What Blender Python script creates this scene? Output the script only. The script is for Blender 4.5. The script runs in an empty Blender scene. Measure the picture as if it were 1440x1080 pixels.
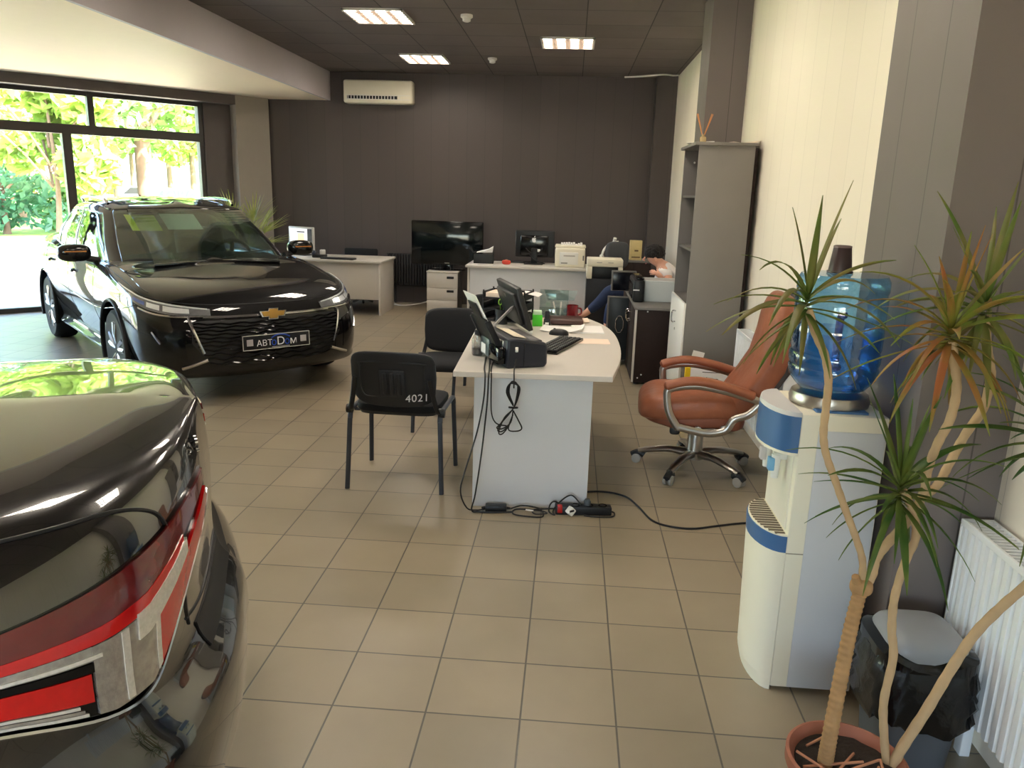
import bpy, bmesh, math, random
from mathutils import Vector, Matrix, noise
import numpy as np
random.seed(7)
SC = bpy.context.scene
COL = SC.collection
R = math.radians

# ------------------------------------------------------------------ camera
EYE = Vector((0, 0, 1.605))
PITCH, ROLL, YAW, FPX = .2412, .0294, -.0693, 1097.0
cy_, sy_ = math.cos(YAW), math.sin(YAW)
FWD = Vector((sy_*math.cos(PITCH), cy_*math.cos(PITCH), -math.sin(PITCH)))
r0_ = Vector((cy_, -sy_, 0)); u0_ = r0_.cross(FWD)
RGT = math.cos(ROLL)*r0_ + math.sin(ROLL)*u0_
UPV = -math.sin(ROLL)*r0_ + math.cos(ROLL)*u0_
cd = bpy.data.cameras.new('camera'); cam = bpy.data.objects.new('camera', cd); COL.objects.link(cam)
cd.sensor_width = 36; cd.lens = 36*FPX/1440; cd.clip_start = .05; cd.clip_end = 400
mw = Matrix.Identity(4)
for i in range(3):
    mw[i][0] = RGT[i]; mw[i][1] = UPV[i]; mw[i][2] = -FWD[i]; mw[i][3] = EYE[i]
cam.matrix_world = mw
SC.camera = cam
def ray(x, y): return FWD + RGT*((x-720)/FPX) + UPV*((540-y)/FPX)
def aY(x, y, Y): d = ray(x, y); return EYE + d*(Y/d.y)          # survey helper: where a sight line meets the plane at depth Y
def aZ(x, y, z=0.0): d = ray(x, y); return EYE + d*((z-EYE.z)/d.z)

# ------------------------------------------------------------------ light and exposure
SC.view_settings.view_transform = 'Standard'; SC.view_settings.look = 'None'
SC.view_settings.gamma = 1; SC.view_settings.use_curve_mapping = False
SC.view_settings.exposure = 2.45
W = bpy.data.worlds.new('sky'); SC.world = W; W.use_nodes = True
wn = W.node_tree; wn.nodes.clear()
sky = wn.nodes.new('ShaderNodeTexSky'); sky.sky_type = 'NISHITA'; sky.sun_disc = False
sky.sun_elevation = R(52); sky.sun_rotation = R(120); sky.air_density = 1.0; sky.dust_density = 2.5
bg = wn.nodes.new('ShaderNodeBackground'); bg.inputs['Strength'].default_value = .7
wo = wn.nodes.new('ShaderNodeOutputWorld')
wn.links.new(sky.outputs[0], bg.inputs[0]); wn.links.new(bg.outputs[0], wo.inputs[0])
def sunlamp(strength, elev, azim):
    l = bpy.data.lights.new('sun', 'SUN'); l.energy = strength; l.angle = R(.6); l.color = (1, .95, .86)
    o = bpy.data.objects.new('sun', l); COL.objects.link(o)
    d = Vector((math.cos(elev)*math.sin(azim), math.cos(elev)*math.cos(azim), math.sin(elev)))
    o.rotation_euler = d.to_track_quat('Z', 'Y').to_euler(); o.location = (0, 0, 30)
sunlamp(15.0, R(52), R(120))
def portal(name, c, n, w, h):
    """daylight opening: tells the renderer where the sky light comes in"""
    l = bpy.data.lights.new(name, 'AREA'); l.shape = 'RECTANGLE'; l.size = w; l.size_y = h; l.cycles.is_portal = True
    o = bpy.data.objects.new(name, l); COL.objects.link(o); o.location = c
    o.rotation_euler = Vector(n).to_track_quat('-Z', 'Z').to_euler()
    return o

# ------------------------------------------------------------------ helpers
def lin(c):
    c = c/255.0
    return c/12.92 if c <= .04045 else ((c+.055)/1.055)**2.4
def rgb(r, g, b): return (lin(r), lin(g), lin(b), 1)
MATS = {}
def pm(name, c, rough=.5, metal=0, coat=0, var=.06, scale=8, bump=0, trans=0, emit=0, sss=0, ior=1.45, spec=.5, coat_ior=1.5):
    if name in MATS: return MATS[name]
    m = bpy.data.materials.new(name); m.use_nodes = True; nt = m.node_tree
    p = nt.nodes['Principled BSDF']; col = rgb(*c)
    p.inputs['Roughness'].default_value = rough; p.inputs['Metallic'].default_value = metal
    p.inputs['Coat Weight'].default_value = coat; p.inputs['Coat Roughness'].default_value = .02; p.inputs['Coat IOR'].default_value = coat_ior
    p.inputs['Transmission Weight'].default_value = trans; p.inputs['IOR'].default_value = ior
    p.inputs['Specular IOR Level'].default_value = spec
    tc = nt.nodes.new('ShaderNodeTexCoord'); nz = nt.nodes.new('ShaderNodeTexNoise')
    nz.inputs['Scale'].default_value = scale; nz.inputs['Detail'].default_value = 5
    nt.links.new(tc.outputs['Object'], nz.inputs['Vector'])
    mx = nt.nodes.new('ShaderNodeMix'); mx.data_type = 'RGBA'
    mx.inputs[6].default_value = tuple(v*(1-var) for v in col[:3])+(1,)
    mx.inputs[7].default_value = tuple(min(1, v*(1+var)) for v in col[:3])+(1,)
    nt.links.new(nz.outputs['Fac'], mx.inputs[0]); nt.links.new(mx.outputs[2], p.inputs['Base Color'])
    if bump:
        b = nt.nodes.new('ShaderNodeBump'); b.inputs['Strength'].default_value = bump; b.inputs['Distance'].default_value = .01
        nt.links.new(nz.outputs['Fac'], b.inputs['Height']); nt.links.new(b.outputs[0], p.inputs['Normal'])
    if emit:
        p.inputs['Emission Strength'].default_value = emit; p.inputs['Emission Color'].default_value = col
    MATS[name] = m
    return m
def grid_mat(name, c1, c2, cm, bw, bh, mortar, rough=.5, off=(0, 0, 0), swap=None, bump=.3, var=.5, spec=.5):
    """rectangular panels or tiles with joints"""
    m = bpy.data.materials.new(name); m.use_nodes = True; nt = m.node_tree
    p = nt.nodes['Principled BSDF']; p.inputs['Roughness'].default_value = rough; p.inputs['Specular IOR Level'].default_value = spec
    tc = nt.nodes.new('ShaderNodeTexCoord'); mp = nt.nodes.new('ShaderNodeMapping')
    mp.inputs['Location'].default_value = off
    src = tc.outputs['Object']
    if swap:                                                        # stand the pattern up: along x, along y, or round a pillar
        sx = nt.nodes.new('ShaderNodeSeparateXYZ'); cx = nt.nodes.new('ShaderNodeCombineXYZ'); ad = nt.nodes.new('ShaderNodeMath')
        nt.links.new(src, sx.inputs[0]); nt.links.new(sx.outputs[0], ad.inputs[0]); nt.links.new(sx.outputs[1], ad.inputs[1])
        nt.links.new(sx.outputs[0] if swap == 'x' else sx.outputs[1] if swap == 'y' else ad.outputs[0], cx.inputs[0])
        nt.links.new(sx.outputs[2], cx.inputs[1]); src = cx.outputs[0]
    br = nt.nodes.new('ShaderNodeTexBrick'); br.offset = 0; br.squash = 1
    br.inputs['Scale'].default_value = 1; br.inputs['Mortar Size'].default_value = mortar; br.inputs['Mortar Smooth'].default_value = .3
    br.inputs['Brick Width'].default_value = bw; br.inputs['Row Height'].default_value = bh; br.inputs['Bias'].default_value = 0
    br.inputs['Color1'].default_value = rgb(*c1); br.inputs['Color2'].default_value = rgb(*c2); br.inputs['Mortar'].default_value = rgb(*cm)
    nz = nt.nodes.new('ShaderNodeTexNoise'); nz.inputs['Scale'].default_value = 3.0; nz.inputs['Detail'].default_value = 8
    mr = nt.nodes.new('ShaderNodeMapRange'); mr.inputs[3].default_value = 1-.25*var; mr.inputs[4].default_value = 1+.25*var
    mu = nt.nodes.new('ShaderNodeMix'); mu.data_type = 'RGBA'; mu.blend_type = 'MULTIPLY'; mu.inputs[0].default_value = 1
    nt.links.new(src, mp.inputs[0]); nt.links.new(mp.outputs[0], br.inputs['Vector'])
    nt.links.new(tc.outputs['Object'], nz.inputs['Vector']); nt.links.new(nz.outputs['Fac'], mr.inputs[0])
    nt.links.new(br.outputs['Color'], mu.inputs[6]); nt.links.new(mr.outputs[0], mu.inputs[7])
    nt.links.new(mu.outputs[2], p.inputs['Base Color'])
    b = nt.nodes.new('ShaderNodeBump'); b.invert = True; b.inputs['Strength'].default_value = bump; b.inputs['Distance'].default_value = .004
    nt.links.new(br.outputs['Fac'], b.inputs['Height']); nt.links.new(b.outputs[0], p.inputs['Normal'])
    r2 = nt.nodes.new('ShaderNodeMapRange'); r2.inputs[3].default_value = rough*.8; r2.inputs[4].default_value = rough*1.25
    nt.links.new(nz.outputs['Fac'], r2.inputs[0]); nt.links.new(r2.outputs[0], p.inputs['Roughness'])
    return m
def thin_glass(name, tint=(255, 255, 255), refl=.08, rough=.02):
    m = bpy.data.materials.new(name); m.use_nodes = True; nt = m.node_tree; nt.nodes.clear()
    o = nt.nodes.new('ShaderNodeOutputMaterial'); t = nt.nodes.new('ShaderNodeBsdfTransparent'); g = nt.nodes.new('ShaderNodeBsdfGlossy')
    t.inputs[0].default_value = rgb(*tint); g.inputs['Roughness'].default_value = rough
    fr = nt.nodes.new('ShaderNodeFresnel'); ge = nt.nodes.new('ShaderNodeNewGeometry'); ir = nt.nodes.new('ShaderNodeMapRange')
    ir.inputs[3].default_value = 1.45; ir.inputs[4].default_value = 1/1.45; nt.links.new(ge.outputs['Backfacing'], ir.inputs[0]); nt.links.new(ir.outputs[0], fr.inputs[0])   # same surface reflection from both sides
    ad = nt.nodes.new('ShaderNodeMath'); ad.operation = 'MULTIPLY_ADD'; ad.inputs[1].default_value = 1.0; ad.inputs[2].default_value = refl-.04
    mx = nt.nodes.new('ShaderNodeMixShader')
    nt.links.new(fr.outputs[0], ad.inputs[0]); nt.links.new(ad.outputs[0], mx.inputs[0])
    nt.links.new(t.outputs[0], mx.inputs[1]); nt.links.new(g.outputs[0], mx.inputs[2]); nt.links.new(mx.outputs[0], o.inputs[0])
    return m
def leaf_mat(name, c1, c2, tip=None, scale=6):
    m = bpy.data.materials.new(name); m.use_nodes = True; nt = m.node_tree; nt.nodes.clear()
    o = nt.nodes.new('ShaderNodeOutputMaterial'); d = nt.nodes.new('ShaderNodeBsdfPrincipled'); t = nt.nodes.new('ShaderNodeBsdfTranslucent')
    d.inputs['Roughness'].default_value = .45
    tc = nt.nodes.new('ShaderNodeTexCoord'); nz = nt.nodes.new('ShaderNodeTexNoise'); nz.inputs['Scale'].default_value = scale
    mx = nt.nodes.new('ShaderNodeMix'); mx.data_type = 'RGBA'; mx.inputs[6].default_value = rgb(*c1); mx.inputs[7].default_value = rgb(*c2)
    rp = nt.nodes.new('ShaderNodeMapRange'); rp.inputs[1].default_value = .35; rp.inputs[2].default_value = .65
    nt.links.new(tc.outputs['Object'], nz.inputs[0]); nt.links.new(nz.outputs['Fac'], rp.inputs[0]); nt.links.new(rp.outputs[0], mx.inputs[0])
    s = nt.nodes.new('ShaderNodeMixShader'); s.inputs[0].default_value = .4
    for q in (d.inputs['Base Color'], t.inputs[0]): nt.links.new(mx.outputs[2], q)
    nt.links.new(d.outputs[0], s.inputs[1]); nt.links.new(t.outputs[0], s.inputs[2]); nt.links.new(s.outputs[0], o.inputs[0])
    return m

class MB:
    def __init__(s): s.v = []; s.f = []; s.M = None
    def add(s, vs, fs):
        o = len(s.v)
        for p in vs:
            p = Vector(p); s.v.append(s.M @ p if s.M is not None else p)
        s.f += [tuple(i+o for i in f) for f in fs]; return s
    def box(s, x0, x1, y0, y1, z0, z1):
        return s.add([(x, y, z) for x in (x0, x1) for y in (y0, y1) for z in (z0, z1)],
            [(0, 1, 3, 2), (4, 6, 7, 5), (0, 4, 5, 1), (2, 3, 7, 6), (0, 2, 6, 4), (1, 5, 7, 3)])
    def rbox(s, x0, x1, y0, y1, z0, z1, r=.01, seg=2):
        bm = bmesh.new(); bmesh.ops.create_cube(bm, size=1)
        for v in bm.verts: v.co = Vector(((x0+x1)/2+v.co.x*(x1-x0), (y0+y1)/2+v.co.y*(y1-y0), (z0+z1)/2+v.co.z*(z1-z0)))
        r = min(r, .49*min(x1-x0, y1-y0, z1-z0))
        bmesh.ops.bevel(bm, geom=bm.edges[:], offset=r, segments=seg, affect='EDGES', profile=.5)
        bm.verts.index_update(); s.add([v.co.copy() for v in bm.verts], [tuple(v.index for v in f.verts) for f in bm.faces]); bm.free(); return s
    def prism(s, poly, z0, z1, ax='z'):
        n = len(poly)
        def P(a, b, c): return (a, b, c) if ax == 'z' else ((a, c, b) if ax == 'y' else (c, a, b))
        return s.add([P(a, b, z0) for a, b in poly]+[P(a, b, z1) for a, b in poly],
            [tuple(range(n-1, -1, -1)), tuple(range(n, 2*n))]+[(i, (i+1) % n, n+(i+1) % n, n+i) for i in range(n)])
    def lathe(s, prof, n=32, c=(0, 0, 0), ax='z', sx=1, sy=1):
        vs = []; fs = []; k = len(prof)
        for i in range(n):
            a = 2*math.pi*i/n
            for r_, z in prof:
                x, y = r_*math.cos(a)*sx, r_*math.sin(a)*sy
                q = (x, y, z) if ax == 'z' else ((x, z, y) if ax == 'y' else (z, x, y))
                vs.append((c[0]+q[0], c[1]+q[1], c[2]+q[2]))
        for i in range(n):
            j = (i+1) % n
            for t in range(k-1): fs.append((i*k+t, j*k+t, j*k+t+1, i*k+t+1))
        for t, rev in ((0, True), (k-1, False)):
            if prof[t][0] > 1e-5:
                ring = [i*k+t for i in range(n)]; fs.append(tuple(ring[::-1] if rev else ring))
        return s.add(vs, fs)
    def cyl(s, p0, p1, r0, r1=None, n=16): return s.tube([p0, p1], [r0, r0 if r1 is None else r1], n)
    def tube(s, pts, r, n=8, sq=1.0):
        pts = [Vector(p) for p in pts]; m = len(pts)
        rs = r if isinstance(r, (list, tuple)) else [r]*m
        t0 = (pts[1]-pts[0]).normalized(); u = t0.orthogonal().normalized(); vs = []; fs = []
        if abs(t0.z) < .99: u = Vector((0, 0, 1)).cross(t0).normalized()
        for i, p in enumerate(pts):
            t = ((pts[min(i+1, m-1)]-p).normalized()+(p-pts[max(i-1, 0)]).normalized())
            t = t.normalized() if t.length > 1e-6 else t0
            u = (u-t*u.dot(t)).normalized(); w = t.cross(u)
            for k in range(n):
                a = 2*math.pi*k/n; vs.append(p+u*math.cos(a)*rs[i]+w*math.sin(a)*rs[i]*sq)
        for i in range(m-1):
            for k in range(n): fs.append((i*n+k, i*n+(k+1) % n, (i+1)*n+(k+1) % n, (i+1)*n+k))
        fs += [tuple(range(n-1, -1, -1)), tuple(range((m-1)*n, m*n))]
        return s.add(vs, fs)
    def grid(s, rows, closed=False):
        n = len(rows[0]); vs = [p for r_ in rows for p in r_]; fs = []
        for i in range(len(rows)-1):
            for k in range(n if closed else n-1): fs.append((i*n+k, i*n+(k+1) % n, (i+1)*n+(k+1) % n, (i+1)*n+k))
        return s.add(vs, fs)
    def se(s, c, rad, e1=.5, e2=.5, nu=28, nv=16, fn=None):
        def pw(a, e): return math.copysign(abs(a)**e, a)
        vs = []; fs = []
        for j in range(nv+1):
            ph = -math.pi/2+math.pi*j/nv
            for i in range(nu):
                th = 2*math.pi*i/nu
                p = Vector((rad[0]*pw(math.cos(ph), e1)*pw(math.cos(th), e2), rad[1]*pw(math.cos(ph), e1)*pw(math.sin(th), e2), rad[2]*pw(math.sin(ph), e1)))
                if fn: p = fn(p)
                vs.append(p+Vector(c))
        for j in range(nv):
            for i in range(nu): fs.append((j*nu+i, j*nu+(i+1) % nu, (j+1)*nu+(i+1) % nu, (j+1)*nu+i))
        return s.add(vs, fs)
    def strip(s, pts, width, thick, up=(0, 0, 1)):
        """flat band with thickness along a path"""
        up = Vector(up); pts = [Vector(p) for p in pts]; rows = []
        for i, p in enumerate(pts):
            t = (pts[min(i+1, len(pts)-1)]-pts[max(i-1, 0)]).normalized(); w = t.cross(up).normalized(); n = w.cross(t).normalized()
            a, b = w*width/2, n*thick/2
            rows.append([p-a-b, p+a-b, p+a+b, p-a+b])
        s.grid(rows, True); k = len(s.v)-4*len(pts)
        s.f += [(k+3, k+2, k+1, k), tuple(k+4*(len(pts)-1)+i for i in range(4))]
        return s
    def build(s, name, mat, parent=None, smooth=40, bevel=0, sub=0, kind=None):
        me = bpy.data.meshes.new(name); me.from_pydata([tuple(v) for v in s.v], [], s.f); me.update()
        bm = bmesh.new(); bm.from_mesh(me); bmesh.ops.remove_doubles(bm, verts=bm.verts, dist=1e-5)
        bmesh.ops.recalc_face_normals(bm, faces=bm.faces); bm.to_mesh(me); bm.free()
        if mat: me.materials.append(mat)
        for p in me.polygons: p.use_smooth = bool(smooth)
        if smooth: me.set_sharp_from_angle(angle=R(smooth))
        o = bpy.data.objects.new(name, me); COL.objects.link(o)
        if parent: o.parent = parent
        if bevel:
            b = o.modifiers.new('bevel', 'BEVEL'); b.width = bevel; b.segments = 2; b.limit_method = 'ANGLE'; b.angle_limit = R(40)
        if sub:
            b = o.modifiers.new('sub', 'SUBSURF'); b.levels = sub; b.render_levels = sub
        if kind: o['kind'] = kind
        return o
def thing(name, label, cat, loc=(0, 0, 0), rz=0, group=None):
    o = bpy.data.objects.new(name, None); COL.objects.link(o); o.empty_display_size = .1
    o.location = loc; o.rotation_euler = (0, 0, rz); o['label'] = label; o['category'] = cat
    if group: o['group'] = group
    return o
def tag(o, label, cat, group=None, kind=None):
    o['label'] = label; o['category'] = cat
    if group: o['group'] = group
    if kind: o['kind'] = kind
    return o
def place(o, loc, rz=0): o.location = loc; o.rotation_euler = (0, 0, rz); return o
def copy_tree(o, parent=None):
    c = o.copy(); COL.objects.link(c)
    if parent: c.parent = parent
    for ch in list(o.children): copy_tree(ch, c)
    return c
def text(name, s, size, mat, parent, M, extrude=.0008, align='CENTER', shear=0, space=1):
    cu = bpy.data.curves.new(name, 'FONT'); cu.body = s; cu.size = size; cu.extrude = extrude; cu.align_x = align; cu.align_y = 'CENTER'; cu.shear = shear; cu.space_character = space
    t = bpy.data.objects.new('tmp', cu); COL.objects.link(t)
    me = bpy.data.meshes.new_from_object(t.evaluated_get(bpy.context.evaluated_depsgraph_get()))
    bpy.data.objects.remove(t); bpy.data.curves.remove(cu)
    me.materials.clear(); me.materials.append(mat); me.transform(M)
    o = bpy.data.objects.new(name, me); COL.objects.link(o); o.parent = parent
    return o
def frame_M(o, x, y):
    x = Vector(x).normalized(); y = Vector(y); z = x.cross(y).normalized(); y = z.cross(x)
    M = Matrix.Identity(4)
    for i in range(3): M[i][0] = x[i]; M[i][1] = y[i]; M[i][2] = z[i]; M[i][3] = o[i]
    return M
def cr(pts, n=8, closed=False):
    """smooth curve through the points"""
    P = [Vector(p) for p in pts]; out = []; m = len(P)
    for i in range(m if closed else m-1):
        if closed: a, b, c, d = P[i-1], P[i], P[(i+1) % m], P[(i+2) % m]
        else: a, b, c, d = P[max(i-1, 0)], P[i], P[i+1], P[min(i+2, m-1)]
        for k in range(n):
            t = k/n; out.append(.5*((2*b)+(c-a)*t+(2*a-5*b+4*c-d)*t*t+(3*b-a-3*c+d)*t**3))
    if not closed: out.append(P[-1])
    return out

# ------------------------------------------------------------------ materials
BLK = pm('black_plastic', (26, 27, 30), .42, var=.1)
BLKG = pm('black_gloss', (10, 10, 12), .12, var=.1)
FAB = pm('black_fabric', (24, 25, 28), .85, var=.25, scale=300, bump=.2)
CHR = pm('chrome', (205, 205, 208), .12, metal=1, var=.02)
SATIN = pm('satin_metal', (178, 172, 164), .3, metal=1, var=.05)
LAM = pm('light_grey_laminate', (206, 200, 192), .45, var=.03, scale=4)
LAMD = pm('grey_laminate', (120, 116, 112), .45, var=.04, scale=4)
WHT = pm('white_plastic', (232, 230, 224), .4, var=.03)
PANEL = pm('white_panel', (222, 224, 228), .4, var=.02)
CREAM = pm('cream_plastic', (233, 226, 205), .4, var=.03)
PAPER = pm('paper', (244, 242, 240), .8, var=.02)
PAPERW = pm('warm_paper', (247, 226, 208), .8, var=.03)
BROWN = pm('wenge_laminate', (42, 29, 26), .6, var=.2, scale=20, spec=.3)
RUB = pm('rubber', (22, 22, 23), .7, var=.15)
STEEL = pm('grey_painted_steel', (92, 98, 104), .4, metal=.3, var=.05)

# ------------------------------------------------------------------ setting
def struct(mb, name, m, smooth=0): o = mb.build(name, m, smooth=smooth); o['kind'] = 'structure'; return o
H, HL, YB, XW = 3.14, 2.765, 11.2, 1.30
floor_m = grid_mat('floor_tiles', (154, 141, 119), (142, 131, 111), (92, 86, 78), .3, .3, .0035, .34, off=(.991, -2.124, 0), bump=.5, var=.7)
gd = Vector((-.696, -.718, 0)); gn = Vector((-.718, .696, 0))       # along the glazed front (towards the near left) and outwards
G0 = Vector((-4.6, 10.8, 0))                                        # inner lintel corner by the column
L0 = G0 + gd*11.0
poly = [(1.3, -5), (1.3, 11.2), (-4.0, 11.2), tuple((G0+gn*.27)[:2]), tuple((L0+gn*.27)[:2]), (L0.x+gn.x*.27, -5)]
struct(MB().prism(poly, -.12, 0), 'floor', floor_m)
ceil_m = grid_mat('dark_ceiling_tiles', (118, 109, 106), (106, 98, 96), (54, 50, 50), .6, .6, .006, .7, off=(-.05, -.1, 0), bump=.3, var=.25)
struct(MB().box(-3.44, 1.75, -5, 11.6, H, H+.2), 'ceiling', ceil_m)
lowc = pm('white_ceiling_paint', (250, 230, 202), .6, var=.02)
struct(MB().prism([(-3.44, -5), (-3.44, 11.6), (-4.2, 11.6), tuple((G0+gn*.5)[:2]), tuple((L0+gn*.5)[:2]), (L0.x, -5)], HL, HL+.6), 'ceiling_lower', lowc)
beam_m = pm('grey_beam_paint', (198, 190, 194), .6, var=.04, scale=3)
struct(MB().box(-3.445, -3.41, -5, 11.2, HL-.002, H), 'trim_1', beam_m)
wallb = grid_mat('dark_wall_panels', (80, 71, 69), (76, 68, 66), (64, 57, 56), .25, 20, .0025, .5, off=(0, 5, 0), swap='x', bump=.15, var=.25)
struct(MB().box(-4.7, 1.75, YB, YB+.3, 0, H+.2), 'wall_back', wallb)
wpan = grid_mat('white_wall_panels', (246, 236, 220), (243, 232, 216), (214, 204, 190), .25, 20, .0018, .42, off=(0, 5, 0), swap='y', bump=.15, var=.06)
struct(MB().box(XW, XW+.3, -5, YB+.3, 0, H+.2), 'wall_right', wpan)
pil = grid_mat('grey_pillar_panels', (116, 107, 104), (112, 103, 100), (82, 76, 73), .25, 20, .003, .5, off=(.02, 5, 0), swap='xy', bump=.15, var=.15)
struct(MB().box(1.03, XW+.05, 2.277, 2.86, 0, H), 'wall_pillar_near', pil)
struct(MB().box(1.0, XW+.05, 6.55, 7.0, 0, H), 'wall_pillar_far', pil)
struct(MB().box(1.03, XW+.05, 11.0, YB+.05, 0, H), 'wall_pillar_corner', wallb)
# column beside the window, short dark wall, lintel
cold = pm('column_paint', (150, 142, 134), .6, var=.05)
def wq(a, b, o0, o1):                                               # plan quad along the glazed line
    return [tuple((G0+gd*a+gn*o0)[:2]), tuple((G0+gd*b+gn*o0)[:2]), tuple((G0+gd*b+gn*o1)[:2]), tuple((G0+gd*a+gn*o1)[:2])]
struct(MB().prism(wq(-.47, 0, 0, .6), 0, HL+.05), 'wall_column', cold)
darkw = pm('dark_return_panel', (88, 80, 79), .5, var=.08)
struct(MB().prism(wq(0, .37, .19, .5), 0, HL+.05), 'wall_left_return', darkw)
struct(MB().prism(wq(-.5, 11.5, .1, .5), HL+.05, 4.0), 'wall_shadow_block', darkw)  # unseen block added above the lintel to widen the shade on the pavement
frm = pm('window_frame_dark', (62, 58, 57), .45, var=.06)
struct(MB().prism(wq(0, 11, 0, .5), HL-.12, HL+.05), 'wall_left_lintel', darkw)
glassm = thin_glass('window_glass', (250, 252, 250), .05)
def bay(n, a, b, mull):
    w = bpy.data.objects.new('window_%d' % n, None); COL.objects.link(w); w['kind'] = 'structure'
    m = MB(); z1 = HL-.12; zt0, zt1 = 2.14, 2.25
    m.prism(wq(a, a+.06, .22, .30), 0, z1); m.prism(wq(b-.06, b, .22, .30), 0, z1)
    m.prism(wq(a, b, .22, .30), 0, .06); m.prism(wq(a, b, .22, .30), z1-.05, z1); m.prism(wq(a, b, .21, .31), zt0, zt1)
    for q in mull:
        if q[1]: m.prism(wq(q[0]-.035, q[0]+.035, .21, .31), zt1, z1)
        else: m.prism(wq(q[0]-.05, q[0]+.05, .20, .31), 0, zt0)
    m.build('window_frame', frm, w, smooth=0)
    MB().prism(wq(a+.05, b-.05, .255, .262), .05, zt0+.01).build('pane', glassm, w, smooth=0)
    MB().prism(wq(a+.05, b-.05, .255, .262), zt1-.01, z1-.04).build('pane', glassm, w, smooth=0)
bay(1, .37, 5.6, [(1.74, 1), (2.04, 0), (3.5, 0), (3.4, 1)])
bay(2, 5.6, 10.95, [(7.3, 1), (7.4, 0), (9.1, 0), (9.1, 1)])
# unseen left end, wall behind the camera with its big window
wp = pm('plain_wall_paint', (190, 184, 176), .6, var=.03)
xl = L0.x+gn.x*.27
struct(MB().box(xl-.3, xl, -5, L0.y+.2, 0, HL+.1), 'wall_left', wp)
m = MB(); m.box(xl, -4.1, -5.3, -5, 0, HL+.1); m.box(.2, XW, -5.3, -5, 0, H+.2); m.box(-4.1, .2, -5.3, -5, 0, .8); m.box(-4.1, .2, -5.3, -5, 2.5, H+.2)
struct(m, 'wall_front', wp)
w3 = bpy.data.objects.new('window_3', None); COL.objects.link(w3); w3['kind'] = 'structure'
m = MB()
for x in (-4.1, -2.0, .1): m.box(x, x+.08, -5.2, -5.1, .8, 2.5)
m.box(-4.1, .2, -5.2, -5.1, .8, .87); m.box(-4.1, .2, -5.2, -5.1, 2.42, 2.5); m.build('window_frame', frm, w3, smooth=0)
MB().box(-4.05, .15, -5.155, -5.148, .82, 2.48).build('pane', glassm, w3, smooth=0)
# daylight entering through the glazing
portal('daylight_front', G0+gd*5.75+gn*.40+Vector((0, 0, 1.33)), -gn, 10.4, 2.6)
portal('daylight_rear', (-1.95, -5.25, 1.65), (0, 1, 0), 4.3, 1.7)

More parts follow.
